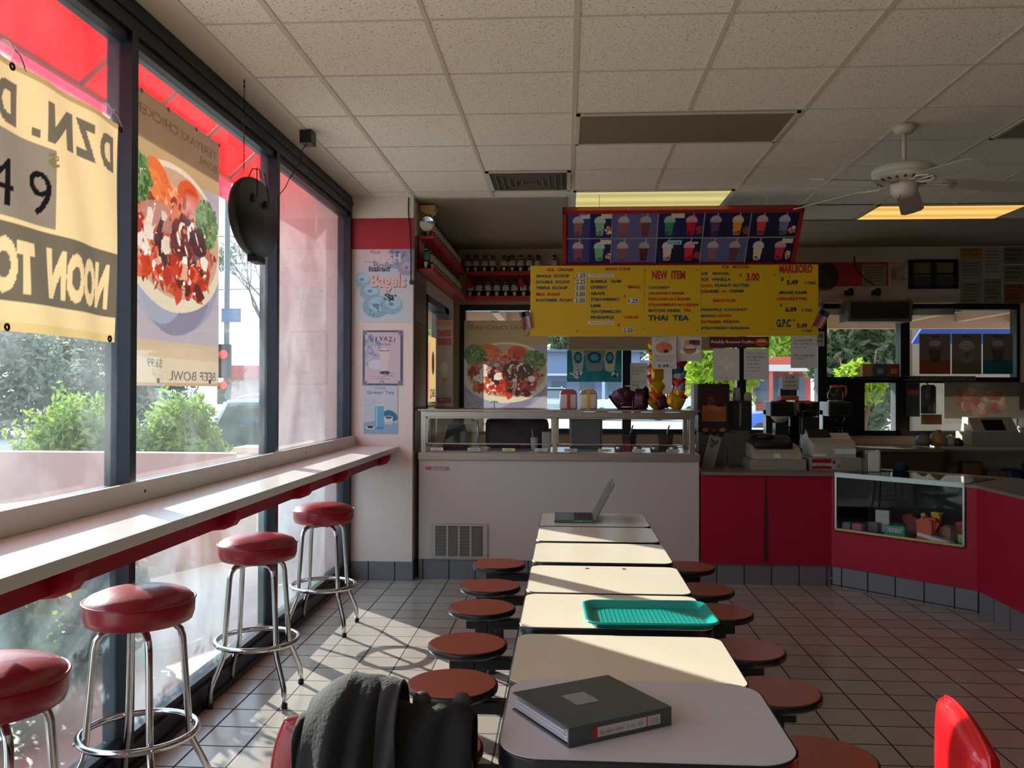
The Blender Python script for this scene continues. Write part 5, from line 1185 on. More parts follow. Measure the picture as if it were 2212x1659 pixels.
o = bpy.data.objects.new('print', [c for c in POSTER.children if c.name.startswith('print')][0].data); COL.objects.link(o); o.parent = t
o.matrix_local = Matrix.Rotation(-PI/2, 4, 'Z') @ Matrix.Scale(.90, 4, (0, 1, 0)) @ Matrix.Scale(.97, 4, (0, 0, 1))
for u in (.05, .3, .6, .85): MB().lathe([(.005, 0), (.010, 0), (.010, .003), (.005, .003)], 12, M=Matrix.Translation((u, -.012, 1.17)) @ Matrix.Rotation(PI/2, 4, 'X')).build('grommet', GROM, t)
# tall narrow ice cream sign beside the nook window
A = Art(.20, .71, .0035, (196, 186, 172)); A.rect(0, 1, 0, .05, (220, 150, 50))
for k in range(6): A.ell(.083+k/6, .05, .083, .018, (220, 150, 50))
A.rect(.02, .98, .105, .185, (206, 120, 120)); A.rect(.02, .98, .20, .285, (206, 120, 120)); A.text('TASTEE', .05, .95, .11, .18, (196, 40, 50), .04); A.text('CHOICE', .05, .95, .205, .28, (196, 40, 50), .04); A.poly([(.02, .90), (.95, .89), (.98, .955), (.05, .965)], (176, 30, 36)); A.text('Bar-b-q', .2, .8, .905, .945, (220, 180, 170), .02)
A.ell(.5, .60, .30, .10, (214, 196, 168)); A.poly([(.3, .66), (.7, .66), (.5, .83)], (206, 156, 100)); A.ell(.5, .55, .22, .07, (232, 220, 204))
t = thing('tall_sign', 'tall narrow white sign with orange scalloped top beside the nook window', 'sign', (-1.05, 7.20, 1.3225)); A.build('front_print', (-.015, -.012, .72), px0*.62, ZX, None, t); MB().box(-.02, .112, -.010, .01, 0, .725, bev=.002).build('board', PAPER, t); MB().box(-.03, .12, -.03, .03, 0, .012).build('stand', GREY, t)
A = Art(.6, .75, .006, (214, 178, 120)); A.ell(.1, .3, .35, .5, (226, 190, 140)); A.poly([(.3, .1), (.42, .1), (.34, .95), (.22, .95)], (214, 110, 100)); A.poly([(.5, .1), (.58, .1), (.52, .95), (.42, .95)], (226, 140, 120)); A.ell(.8, .4, .1, .18, (70, 50, 44)); A.text('BBQ', .6, .95, .8, .95, (60, 50, 50), .02, True)
t = thing('poster', 'yellow poster with pink streaks on the nook side window', 'poster', (-1.235, 7.42, 1.34)); A.build('print', (0, 0, .62), YX*1.4, ZX*.80, PRINT_THIN, t)

# ------------------------------------------------------------------ red shelves with rows of bottles, emergency light
SR = mat('red_shelf_paint', (190, 26, 26), .35, var=.05)
ZS = (2.432, 2.690)
t = thing('wall_shelf', 'long red two-tier shelf along the nook side wall', 'shelf', (-1.18, 6.86, 2.40))
for z in ZS: MB().box(.002, .13, 0, 2.2, z-2.40-.022, z-2.40, bev=.002).build('board', SR, t); MB().box(.122, .132, 0, 2.2, z-2.40, z-2.40+.022).build('lip', SR, t)
MB().box(.0, .012, 0, 2.2, .01, .29).build('back_panel', SR, t); MB().box(.002, .012, 0, .02, .01, .29).build('end_panel', SR, t)
t = thing('wall_shelf', 'red two-tier shelf along the back wall above the window', 'shelf', (-1.04, 9.06, 2.40))
for z in ZS: MB().box(0, 1.75, 0, .135, z-2.40-.022, z-2.40, bev=.002).build('board', SR, t); MB().box(0, 1.75, -.006, .004, z-2.40-.024, z-2.40+.018).build('lip', SR, t)
MB().box(0, 1.75, .12, .137, .01, .29).build('back_panel', mat('dark_red_panel', (96, 16, 20), .5), t)
CAPB = BLACK; LBL = mat('silver_bottle_label', (206, 202, 192), .4, var=.5, scale=70); LBL2 = mat('yellow_bottle_label', (196, 150, 60), .4, var=.4, scale=70)
GRN = mat('green_label', (70, 130, 100), .5, var=.2, scale=40); BOT = mat('dark_syrup_bottle', (26, 22, 22), .12, spec=.7)
def bottle(lab=LBL, h=.19):
    t = thing('bottle', '', 'bottle')
    k = h/.19
    smooth(MB().lathe([(0, 0), (.028, 0), (.031, .006), (.031, .05*k), (.029, .07*k), (.031, .11*k), (.030, .125*k), (.018, .145*k), (.013, .152*k), (.013, .165*k), (0, .165*k)], 18).build('glass_body', BOT, t))
    smooth(MB().lathe([(.0305, .075*k), (.0318, .08*k), (.0325, .115*k), (.029, .128*k), (.022, .14*k)], 18).build('label', lab, t))
    b = MB(); b.prism([(-.012, .06*k), (.012, .06*k), (.014, .045*k), (.008, .01*k), (-.008, .01*k), (-.014, .045*k)], .0315, .0325, M=Matrix(((1, 0, 0, 0), (0, 0, -1, 0), (0, 1, 0, 0), (0, 0, 0, 1)))); b.build('drink_picture', mat('pale_label_print', (220, 222, 224), .5), t)
    MB().lathe([(0, .190*k), (.013, .190*k), (.0145, .186*k), (.0145, .163*k), (0, .163*k)], 16).build('cap', CAPB, t)
    MB().lathe([(.0147, .163*k), (.0155, .160*k), (.0147, .157*k)], 16).build('neck_band', PAPER, t)
    return t
B0 = bottle(); B0.scale = (1.2, 1.2, 1.0); ORD = ['first', 'second', 'third', 'fourth', 'fifth', 'sixth', 'seventh', 'eighth', 'ninth', 'tenth', 'eleventh', 'twelfth']
tops = [1011, 1028, 1047, 1064, 1089, 1107, 1125, 1144, 1162, 1198]
for i, p in enumerate(tops):
    x = at(p, 560, 'y', 9.12).x; o = B0 if i == 0 else dup(B0); o.location = (x, 9.115, ZS[1])
    o['label'] = ORD[i]+' dark bottle from the left on the upper back shelf'; o['group'] = 'bottles on the upper back shelf'
BY_ = dup(B0); 
for c in BY_.children: 
    if c.name.startswith('label'): c.data = c.data.copy(); c.data.materials[0] = LBL2
BY_.location = (at(1099, 560, 'y', 9.12).x, 9.14, ZS[1]-.0); BY_['label'] = 'slimmer yellow-labelled bottle between the fifth and sixth on the upper back shelf'; BY_.scale = (.7, .7, .97)
for i in range(9):
    x = at(1016+i*19.2, 620, 'y', 9.12).x; o = dup(B0, (x, 9.115, ZS[0]), label=ORD[i]+' dark bottle from the left on the lower back shelf', group='bottles on the lower back shelf')
for lv, z in enumerate(ZS):
    for i in range(17):
        if i == 0:
            o = bottle(GRN, .19); o.location = (-1.115, 6.93+.10*lv, z); o['label'] = ('green-labelled bottle at the near end of the lower side shelf', 'green-labelled bottle at the near end of the upper side shelf')[lv]
        else:
            o = dup(B0, (-1.112, 6.93+.10*lv+i*(.122-.006*lv), z), .9)
            o['label'] = ('bottle among the tight row on the lower side shelf of the nook', 'bottle among the tight row on the upper side shelf of the nook')[lv]
        o['group'] = ('bottles along the lower side shelf', 'bottles along the upper side shelf')[lv]
for i, (p_, q_, l) in enumerate(((1125, 610, 'small red paper ornament hanging in front of the lower back bottles'), (1013, 612, 'dark red paper ornament hanging in the shelf corner'))):
    v = at(p_, q_, 'y', 9.046); b = MB(); b.prism([(0, .045), (.02, .03), (.035, -.02), (.022, -.06), (0, -.045), (-.025, -.03), (-.03, .02)], -.004, .004, M=Matrix.Translation(v) @ Matrix.Rotation(PI/2, 4, 'X') @ Matrix.Rotation(.2*i, 4, 'Z')); b.tube([(v.x, v.y, v.z+.04), (v.x, v.y, 2.667)], .001, 4)
    tag(b.build('hanging_ornament', REDI), l, 'ornament')
YP = mat('yellowed_plastic', (206, 168, 100), .5)
t = thing('emergency_light', 'yellowed emergency light box with a round lamp above the side shelf', 'emergency light', (-1.105, 6.95, 2.82))
M = Matrix(((1, 0, 0, 0), (0, 0, -1, 0), (0, 1, 0, 0), (0, 0, 0, 1)))
MB().prism([(-.062, .125), (.062, .125), (.062, .10), (.055, .10), (.05, .075), (.02, .055), (-.02, .055), (-.05, .075), (-.055, .10), (-.062, .10)], -.10, .04, M=M).build('housing', YP, t)
MB().tube([(0, -.02, .06), (0, -.02, .02)], .012, 8).build('neck', YP, t)
hd_ = MB().lathe([(.0, .02), (.045, .015), (.062, -.02), (.066, -.03), (.062, -.035)], 28, M=Matrix.Translation((0, -.03, -.03)) @ Matrix.Rotation(PI/2, 4, 'X') @ Matrix.Scale(-1, 4, (0, 0, 1))).build('lamp_head', YP, t)
MB().lathe([(0, -.02), (.058, -.034)], 28, M=Matrix.Translation((0, -.03, -.03)) @ Matrix.Rotation(PI/2, 4, 'X') @ Matrix.Scale(-1, 4, (0, 0, 1))).build('reflector', CHROME, hd_)

# ------------------------------------------------------------------ on top of the freezer
def jar(label, x, y, red):
    c = (196, 120, 110) if red else (206, 184, 150); pl = glass('jar_plastic_'+('pink' if red else 'cream'), tint=(.95, .8, .78) if red else (.95, .9, .8), dust=.45, smear=.1, dustcol=tuple(v/255 for v in c))
    t = thing('food_jar', label, 'jar', (x, y, 1.322))
    W = .069; b = MB(); b.box(-W, W, -.06, .06, .0, .125, bev=.015); smooth(b.build('jar_body', mat('jar_contents_%d' % red, (214, 190, 184) if red else (222, 208, 184), .4), t))
    b = MB(); b.prism([(-W-.001, .118), (W+.001, .118), (W-.01, .145), (W-.035, .158), (-W+.035, .158), (-W+.01, .145)], -.061, .061, M=M, bev=.006); b.build('lid', mat('jar_lid_%d' % red, (150, 84, 78) if red else (170, 140, 110), .3), t)
    MB().box(-.012, .012, -.0625, -.058, 0, .15).build('stripe', mat('stripe_%d' % red, (186, 60, 60) if red else (214, 170, 60), .5), t)
jar('clear striped plastic jar with a red lid on the freezer top', .022, 6.95, 1); jar('clear striped plastic jar with a cream lid on the freezer top', .178, 6.95, 0)
for i, (px_, l) in enumerate(((1013, 'leftmost small hooked holder on the freezer top in front of the bowl poster'), (1035, 'middle small hooked holder on the freezer top in front of the bowl poster'), (1068, 'rightmost small hooked holder on the freezer top in front of the bowl poster'))):
    x = at(px_, 870, 'y', 7.2).x; b = MB(); b.tube([(x, 7.2, 1.322), (x, 7.2, 1.375)], .004, 6); b.tube([(x-.03, 7.2, 1.365), (x-.02, 7.2, 1.378), (x+.02, 7.2, 1.378), (x+.03, 7.2, 1.365)], .004, 6); b.box(x-.015, x+.015, 7.18, 7.22, 1.322, 1.326)
    tag(b.build('card_holder', STEEL), l, 'holder', 'hooked holders on the freezer')
# purple snack bags in a wire basket
t = thing('snack_basket', 'wire basket piled with shiny purple snack bags on the freezer', 'snack basket', (.525, 7.0, 1.322))
b = MB()
for z in (.02, .09): b.tube([(-.09, -.06, z), (.09, -.06, z), (.09, .06, z), (-.09, .06, z)], .003, 5, closed=True)
for x in (-.09, -.045, 0, .045, .09): b.tube([(x, -.06, 0), (x, -.06, .09)], .002, 5)
b.tube([(-.05, 0, .165), (-.05, 0, .185), (.05, 0, .185), (.05, 0, .165)], .006, 6); b.build('basket', STEEL, t)
q = random.Random(4)
def bag(parent, c, rot, w, h, m, name='snack_bag'):
    b = MB(); nx, ny = 10, 12; g = []
    for sd in (1, -1):
        for j in range(ny+1):
            for i in range(nx+1):
                u, v = i/nx*2-1, j/ny*2-1; p = max(0, (1-u**4))*max(0, (1-v**4)); th = .018*p+.002*math.sin(9*u+5*v)*p
                g.append(b.bm.verts.new(Vector((u*w/2*(1-.06*v*v), sd*th, v*h/2))))
    for s_ in range(2):
        o_ = s_*(nx+1)*(ny+1)
        for j in range(ny):
            for i in range(nx):
                k = o_+j*(nx+1)+i; f = b.bm.faces.new((g[k], g[k+1], g[k+nx+2], g[k+nx+1])); f.smooth = True
    Mx = Matrix.Translation(c) @ rot
    for v in b.bm.verts: v.co = Mx @ v.co
    return b.build(name, m, parent)
PU = mat('purple_foil', (58, 30, 66), .22, metal=.5, var=.5, scale=30); PU2 = mat('dark_red_foil', (70, 26, 46), .25, metal=.4, var=.4, scale=30)
for k in range(9):
    bag(t, Vector((-.10+.025*k, -.05+.03*(k % 3), .075+.02*math.sin(k))), Matrix.Rotation(q.uniform(-.5, .5)+(k-4)*.1, 4, 'Y') @ Matrix.Rotation(q.uniform(-.4, .4), 4, 'Z'), .12, .15, PU if k % 3 else PU2)
# tall chip rack
t = thing('chip_rack', 'tall rack hung with yellow and red crisp bags on the freezer end', 'snack rack', (.78, 7.02, 1.322))
MB().tube([(.03, .03, 0), (.03, .03, .56)], .006, 8).build('pole', STEEL, t); MB().box(-.05, .11, -.05, .07, 0, .008).build('base', STEEL, t)
FY = mat('yellow_foil', (206, 156, 24), .25, metal=.4, var=.4, scale=35); FRD = mat('red_foil', (176, 36, 24), .25, metal=.4, var=.4, scale=35); FW2 = mat('white_blue_foil', (120, 130, 150), .3, metal=.3, var=.5, scale=25); FO = mat('orange_foil', (200, 90, 30), .25, metal=.4, var=.4, scale=35)
for k in range(11): bag(t, Vector((-.070+.02*(k % 2), -.02-.01*(k % 2), .06+k*.044)), Matrix.Rotation(-.75+.35*(k % 3), 4, 'Y') @ Matrix.Rotation(.3, 4, 'Z'), .115, .115, (FY, FO, FY, FY, FRD, FY, FO, FY, FY, FRD, FY)[k])
for k in range(8): bag(t, Vector((.115-.01*(k % 2), -.01, .09+k*.046)), Matrix.Rotation(.7-.3*(k % 3), 4, 'Y') @ Matrix.Rotation(-.2, 4, 'Z'), .10, .105, (FRD, FY, FW2, FRD, FW2, BLUEI, FRD, FW2)[k])
bag(t, Vector((.08, -.05, .06)), Matrix.Rotation(.5, 4, 'Y'), .14, .11, FY); bag(t, Vector((-.02, -.05, .055)), Matrix.Rotation(-.3, 4, 'Y'), .09, .1, PU2)
MB().box(-.02, .06, -.03, -.027, .12, .42).build('white_card', PAPER, t)

# ------------------------------------------------------------------ machines on the serving counter
ZC = .8535
def on_c(px_, y): return at(px_, 900, 'y', y).x
# poster-fronted drinks dispenser
x0, x1 = on_c(1507, 7.22), on_c(1574, 7.22)
t = thing('drinks_machine', 'tall black drinks machine with a brown coffee picture front, right of the freezer', 'drinks machine', ((x0+x1)/2, 7.24, ZC)); W = (x1-x0)/2
MB().box(-W, W, -.06, .14, .28, .675, bev=.006).build('housing', BLACK, t); MB().box(-W*.9, W*.9, .0, .14, .0, .28).build('lower_body', mat('dull_grey_metal', (110, 108, 106), .4, metal=.6), t)
A = Art(W*1.55, .27, .004, (70, 26, 22)); A.rect(0, 1, .52, 1, (180, 104, 50)); A.ell(.5, .6, .3, .05, (196, 120, 60)); A.rect(.62, .95, .48, .56, (30, 16, 16))
for s in (-.05, .08): A.blobs(26, .36+s, .36, .06, .22, .02, [(206, 150, 140)], .5, seed=int(s*100)+9, flat=.3)
A.build('picture_front', (-W*.78, -.062, .64), px0, ZX, None, t)
A = Art(W*1.8, .045, .004, (40, 30, 28))
for k in range(3): A.ell(.2+.3*k, .5, .12, .35, ((200, 90, 40), (120, 50, 30), (206, 120, 70))[k])
A.build('flavour_labels', (-W*.9, -.062, .325), px0, ZX, None, t)
for k in range(3):
    nz = MB().tube([(-.06+.06*k, -.05, .285), (-.06+.06*k, -.05, .255)], .010, 8).build('nozzle', BLACK, t)
MB().lathe([(0, .675), (.012, .675), (.012, .685), (0, .685)], 10, c=(-.05, 0, 0)).lathe([(0, .675), (.012, .675), (.012, .685), (0, .685)], 10, c=(.06, 0, 0)).build('top_knobs', BLACK, t)
MB().box(-W-.035, -W-.002, -.05, .12, .42, .675, bev=.005).build('side_panel', mat('pale_side_panel', (176, 180, 184), .4), t)
# angled price card
t = thing('card_stand', 'tilted white card with dark marks leaning at the left end of the red counter', 'card', (1.115, 6.98, ZC)); t.rotation_euler = (-.15, .30, .1)
A = Art(.095, .27, .003, (150, 142, 132)); A.blobs(12, .45, .18, .3, .12, .09, [(40, 36, 36), (60, 56, 54)], seed=4, flat=.5); A.rect(.25, .5, .30, .34, (40, 40, 40)); A.rect(.2, .8, .5, .51, (90, 86, 80)); A.rect(.2, .8, .6, .61, (90, 86, 80)); A.ell(.4, .85, .05, .02, (40, 40, 40))
A.build('print', (-.0475, -.003, .27), px0, ZX, None, t); MB().box(-.048, .048, -.002, .004, 0, .271).build('card', PAPER, t)
# black bin dispenser on steel stand with two cup stacks
x0, x1 = on_c(1581, 7.15), on_c(1632, 7.15); W = (x1-x0)/2
t = thing('black_dispenser', 'black box dispenser on a steel stand behind the left cash register', 'dispenser', ((x0+x1)/2-.01, 7.30, ZC))
MB().box(-W, W, -.06, .12, .30, .535, bev=.004).build('box', BLACK, t); MB().box(-W*1.02, W*.9, -.04, .1, 0, .30, bev=.004).build('stand', mat('dark_steel', (110, 104, 98), .35, metal=.7), t); MB().box(-.008, .008, -.063, -.058, .33, .52).build('front_seam', GREY, t)
MB().text('SPECIAL BLEND', (-.05, -.0625, .48), (1, 0, 0), (0, 0, 1), .1, .008, bold=0).build('lettering', GREY, t)
for px_, h, l in ((1594, .115, 'taller stack of white paper cups on the black dispenser'), (1618, .075, 'shorter stack of white paper cups on the black dispenser')):
    t = thing('cup_stack', l, 'cups', (on_c(px_, 7.32)-.01, 7.32, ZC+.536)); b = MB()
    b.lathe([(0, 0), (.032, 0), (.027, h-.01), (0, h)], 20); b.build('bottom_cup', mat('pale_cups', (190, 182, 172), .6), t)
    for k in range(4): MB().lathe([(.0325-.0005*k, .01+.012*k), (.0345-.0005*k, .012+.012*k), (.0325-.0005*k, .015+.012*k)], 20).build('cup_rim', _M['pale_cups'], t)
# coffee brewers on the back counter
t = thing('back_counter', 'dark counter along the back windows carrying the coffee machines', 'counter', (0, 8.85, 0))
MB().box(1.05, 3.55, -.33, .33, 0, .90).build('cupboard', mat('dark_cupboard', (74, 62, 52), .6), t); MB().box(1.05, 3.57, -.35, .33, .90, .93, bev=.003).build('worktop', CT, t)
def pot(parent_name, label, x, y, z, col, handle='R'):
    t = thing('coffee_pot', label, 'coffee pot', (x, y, z))
    g = glass('pot_glass', tint=(.55, .5, .46), dust=.02, smear=.03) if 'pot_glass' not in _M else _M['pot_glass']; _M['pot_glass'] = g
    smooth(MB().lathe([(0, 0), (.06, 0), (.078, .03), (.075, .07), (.05, .11), (.042, .125)], 24).build('carafe', g, t))
    MB().lathe([(.042, .12), (.05, .125), (.05, .145), (0, .15)], 24).build('collar', mat(col[0], col[1], .4), t)
    s = 1 if handle == 'R' else -1; MB().tube([(s*.045, 0, .14), (s*.10, 0, .135), (s*.105, 0, .08), (s*.09, 0, .04)], .011, 8).build('handle', _M[col[0]], t)
    return t
def brewer(label, x, y, z, tiers=1):
    t = thing('coffee_brewer', label, 'coffee machine', (x, y, z)); b = MB(); b.box(-.11, .11, -.16, .16, 0, .04, bev=.006); b.box(-.11, .11, .03, .16, .04, .36, bev=.006); b.box(-.11, .11, -.16, .16, .30, .44, bev=.01)
    b.build('housing', mat('dark_brewer_steel', (74, 76, 80), .3, metal=.7), t); MB().lathe([(0, .30), (.06, .30), (.07, .27), (.04, .22), (0, .22)], 20, c=(0, -.06, 0)).build('filter_basket', BLACK, t)
    MB().box(-.08, .08, -.165, -.158, .32, .42).build('control_panel', BLACK, t); MB().lathe([(0, .0), (.075, .0), (.075, .012), (0, .012)], 20, c=(0, -.05, .04)).build('hot_plate', BLACK, t)
    MB().lathe([(0, 0), (.075, 0), (.075, .012), (0, .012)], 20, c=(0, 0, .44)).build('top_plate', CHROME, t); return t
for i, (px_, l) in enumerate(((1682, 'coffee brewer farthest left behind the cash registers'), (1735, 'coffee brewer in the middle behind the cash registers'), (1806, 'coffee brewer farthest right, with the red-topped pot above'))):
    x = at(px_, 900, 'y', 8.7).x; brewer(l, x, 8.72, .931)
    pot('', ('glass coffee pot in the left brewer', 'glass coffee pot in the middle brewer', 'glass coffee pot in the right brewer')[i], x, 8.67, .984, ('black_handle', (16, 16, 18)), 'R')
x = at(1806, 850, 'y', 8.7).x; pot('', 'glass coffee pot with orange-red lid on top of the right brewer', x, 8.72, 1.384, ('orange_red_plastic', (214, 70, 40)))
x = at(1745, 880, 'y', 8.5).x; pot('', 'glass coffee pot with orange handle standing between brewers', x+.0, 8.45, 1.23, ('orange_handle', (200, 80, 30)), 'L')
tag(MB().box(x-.08, x+.08, 8.40, 8.53, .931, 1.229, bev=.006).build('pot_warmer', _M['dark_brewer_steel']), 'dark warmer column under the orange-handled pot', 'warmer')
x = at(1702, 855, 'y', 8.7).x; tag(MB().box(x-.085, x+.085, 8.62, 8.80, 1.384, 1.425, bev=.004).build('orange_box', mat('orange_card', (210, 104, 40), .6)), 'orange box on top of the left coffee brewers', 'box')
t = thing('packet_rack', 'rack of small dark packets above the orange box', 'rack', (x, 8.71, 1.426)); 
for k in range(9): MB().box(-.08+k*.018, -.066+k*.018, -.04, .04, 0, .07, bev=.002).build('packet', mat('dark_packet', (52, 50, 56), .4), t)
x = at(1683, 885, 'y', 8.5).x; b = MB(); b.lathe([(0, 0), (.04, 0), (.085, .05), (.09, .06), (.08, .058), (.0, .02)], 24, c=(x, 8.45, 1.17)); tag(b.build('filter_stack', PAPER), 'stack of pale coffee filters in front of the left brewer', 'filters')
tag(MB().box(x-.06, x+.06, 8.39, 8.51, .931, 1.169, bev=.004).build('filter_stand', _M['dark_brewer_steel']), 'dark stand under the coffee filters', 'stand')
# cash registers
IV = mat('ivory_plastic', (176, 166, 146), .45, var=.04); IV2 = mat('grey_ivory_plastic', (146, 140, 128), .5)
x0, x1 = at(1617, 1000, 'y', 7.0).x, at(1737, 1000, 'y', 7.0).x; W = (x1-x0)/2
t = thing('cash_register', 'beige cash register with a black display hood, the left one of two', 'cash register', ((x0+x1)/2, 7.10, ZC))
MB().box(-W, W, -.17, .17, 0, .085, bev=.004).build('drawer', IV2, t)
M = Matrix(((0, 0, 1, 0), (1, 0, 0, 0), (0, 1, 0, 0), (0, 0, 0, 1)))
MB().prism([(-.15, .086), (.16, .086), (.16, .20), (-.02, .19), (-.15, .13)], -W*.88, W*.88, M=M, bev=.008).build('body', IV, t)
smooth(MB().prism([(-.10, .165), (.15, .20), (.15, .24), (.05, .265), (-.09, .215)], -W*.78, W*.62, M=M, bev=.02).build('display_hood', BLACK, t)); smooth(MB().lathe([(0, .0), (.075, 0), (.085, .02), (.07, .04), (0, .045)], 24, c=(-.07, .04, .235)).build('paper_cover', BLACK, t))
MB().box(-.03, .02, -.156, -.152, .095, .13).build('sticker', PAPER, t); MB().box(.11, .145, -.153, -.149, .118, .132).build('warning_label', mat('orange_label', (206, 130, 30), .5), t)
x0, x1 = at(1743, 1000, 'y', 7.02).x, at(1856, 1000, 'y', 7.02).x; W = (x1-x0)/2
t = thing('cash_register', 'beige cash register with red and white stickers on its drawer, the right one', 'cash register', ((x0+x1)/2, 7.12, ZC))
dr = MB().box(-W, W, -.17, .17, 0, .10, bev=.004).build('drawer', IV2, t)
MB().prism([(-.15, .101), (.16, .101), (.16, .26), (.04, .285), (-.02, .24), (-.15, .21)], -W*.84, W*.80, M=M, bev=.008).build('body', IV, t)
MB().prism([(-.02, .262), (.10, .31), (.12, .30), (.12, .25), (0, .24)], -W*.80, W*.05, M=M, bev=.004).build('display', BLACK, t)
A = Art(.22, .078, .0022, (170, 24, 30)); A.rect(0, .68, .40, .74, (200, 190, 186)); A.text('No Personal Checks Accepted', .02, .64, .42, .54, (60, 20, 30)); A.text('1-800-5 SHI-A-R', .1, .58, .58, .72, (40, 20, 40), .02); A.rect(.68, 1, 0, 1, (180, 170, 176)); A.rect(.72, .82, .15, .5, (120, 60, 70)); A.rect(.86, .98, .5, .62, (190, 60, 60)); A.rect(.86, .98, .72, .84, (60, 70, 140))
A.build('stickers', (-W+.02, -.1715, .092), px0, ZX, None, dr)
MB().box(.0, .16, -.153, -.150, .13, .17).build('price_sticker', PAPER, t); MB().box(-.16, -.07, -.153, -.150, .11, .13).build('keypad_label', PAPER, t)
x = at(1883, 1000, 'y', 6.87).x
t = thing('napkin_dispenser', 'upright chrome napkin dispenser with white napkins on the red counter', 'napkin dispenser', (x, 6.87, ZC)); b = MB(); b.box(-.052, -.045, -.05, .06, 0, .165, bev=.002); b.box(.045, .052, -.05, .06, 0, .165, bev=.002); b.box(-.052, .052, .05, .06, 0, .165); b.box(-.06, .06, -.055, .065, -.0005, .006, bev=.002); b.build('case', CHROME, t)
MB().box(-.043, .043, -.052, .045, .008, .16, bev=.004).build('napkins', PAPER, t)
p = at(1945, 1012, 'z', .88); b = MB(); b.lathe([(0, 0), (.05, 0), (.06, .03), (.045, .06), (.02, .075), (0, .07)], 14, c=(p.x, 6.9, .859)); tag(smooth(b.build('blue_cloth', mat('navy_cloth', (28, 34, 70), .9, bump=.4))), 'crumpled navy cloth on the counter beside the napkin dispenser', 'cloth')
t = thing('straw_cup', 'pink box holding a white cup at the right edge of the counter', 'cup holder', (2.86, 5.42, ZC)); MB().box(-.05, .05, -.05, .05, 0, .07, bev=.006).build('pink_box', mat('pink_plastic', (214, 130, 130), .5), t); MB().lathe([(0, .07), (.025, .07), (.03, .12), (.026, .12), (0, .08)], 18).build('cup', PAPER, t)

# ------------------------------------------------------------------ dark kitchen side: back wall and right window
def wallpaper(name, label, cat, pxs, fn, y=9.182, cell=.006, bgc=(150, 140, 120), m=None):
    x0, z1 = hp(pxs[0], pxs[1], y); x1, z0 = hp(pxs[2], pxs[3], y); A = Art(x1-x0, z1-z0, cell, bgc); fn(A); t = thing(name, label, cat, ((x0+x1)/2, y, z0)); A.build('sheet', (-(x1-x0)/2, 0, z1-z0), px0, ZX, m, t); return t
x, z = hp(1783, 597, 9.15)
t = thing('wall_clock', 'round dark wall clock with a thin gold rim beside the yellow board', 'clock', (x, 9.185, z)); R = Matrix.Rotation(PI/2, 4, 'X')
MB().lathe([(.125, 0), (.138, .005), (.138, .03), (.125, .035)], 40, M=R).build('rim', mat('gold_rim', (170, 140, 70), .3, metal=.8), t); MB().lathe([(0, .02), (.127, .02)], 40, M=R).build('face', BLACK, t)
MB().box(-.003, .003, -.026, -.023, -.01, .08, M=Matrix.Rotation(-.5, 4, 'Y')).box(-.004, .004, -.026, -.023, -.01, .055, M=Matrix.Rotation(2.7, 4, 'Y')).build('hand', GREY, t)
def lines(n, c=(90, 84, 76), a=.1, b_=.9):
    def f(A):
        for k in range(n): y = .12+.76*k/n; A.rect(a, b_-.25*((k*7) % 3)/3, y, y+.32/n, c, .8)
    return f
wallpaper('certificate', 'pale framed certificate on the red band, left of the reddish one', 'certificate', (1862, 571, 1915, 617), lines(6))
def a_red(A): A.rect(0, 1, 0, 1, (196, 176, 156)); A.rect(.05, .95, .03, .06, (150, 40, 40)); lines(9, (150, 50, 44))(A); A.ell(.25, .45, .15, .2, (150, 60, 50), .6)
wallpaper('certificate', 'pale flyer with reddish print beside the dark photo frame', 'flyer', (1919, 566, 1965, 622), a_red)
x0, z1 = hp(1967, 560, 9.12); x1, z0 = hp(2072, 622, 9.12)
t = thing('picture_frame', 'black frame with four small panes on the back wall', 'picture frame', ((x0+x1)/2, 9.17, z0)); hw, hh = (x1-x0)/2, z1-z0
b = MB(); b.box(-hw, hw, -.03, .02, 0, .03); b.box(-hw, hw, -.03, .02, hh-.03, hh); b.box(-hw, -hw+.04, -.03, .02, 0, hh); b.box(hw-.04, hw, -.03, .02, 0, hh); b.box(-.02, .02, -.03, .02, 0, hh); b.box(-hw, hw, -.03, .02, hh*.48, hh*.53); b.build('frame', BLACK, t)
for sx in (-1, 1):
    for j, c in enumerate(((60, 62, 64), (110, 98, 62))): MB().box(sx*hw*.5-hw*.4, sx*hw*.5+hw*.4, -.01, .015, hh*(.08+.5*j), hh*(.44+.46*j)).build('pane_card', mat('card_pane_%d' % j, c, .4, var=.3), t)
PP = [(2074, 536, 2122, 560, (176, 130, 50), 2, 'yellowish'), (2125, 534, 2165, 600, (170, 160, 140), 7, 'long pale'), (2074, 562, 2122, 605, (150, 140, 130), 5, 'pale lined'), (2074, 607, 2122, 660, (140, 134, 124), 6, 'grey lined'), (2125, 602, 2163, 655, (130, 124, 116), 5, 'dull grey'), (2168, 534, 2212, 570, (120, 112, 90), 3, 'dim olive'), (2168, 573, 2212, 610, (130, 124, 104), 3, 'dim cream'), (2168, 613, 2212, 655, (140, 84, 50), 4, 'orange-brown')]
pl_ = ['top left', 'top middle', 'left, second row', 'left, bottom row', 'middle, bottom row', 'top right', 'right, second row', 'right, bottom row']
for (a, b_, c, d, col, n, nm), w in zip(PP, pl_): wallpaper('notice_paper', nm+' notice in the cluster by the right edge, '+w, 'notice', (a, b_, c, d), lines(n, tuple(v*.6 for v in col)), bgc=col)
wallpaper('price_list', 'pale note on the wall above the cluster of notices left of the clock rim', 'notice', (1700, 540, 1716, 560), lines(3), bgc=(140, 130, 112)) if False else None
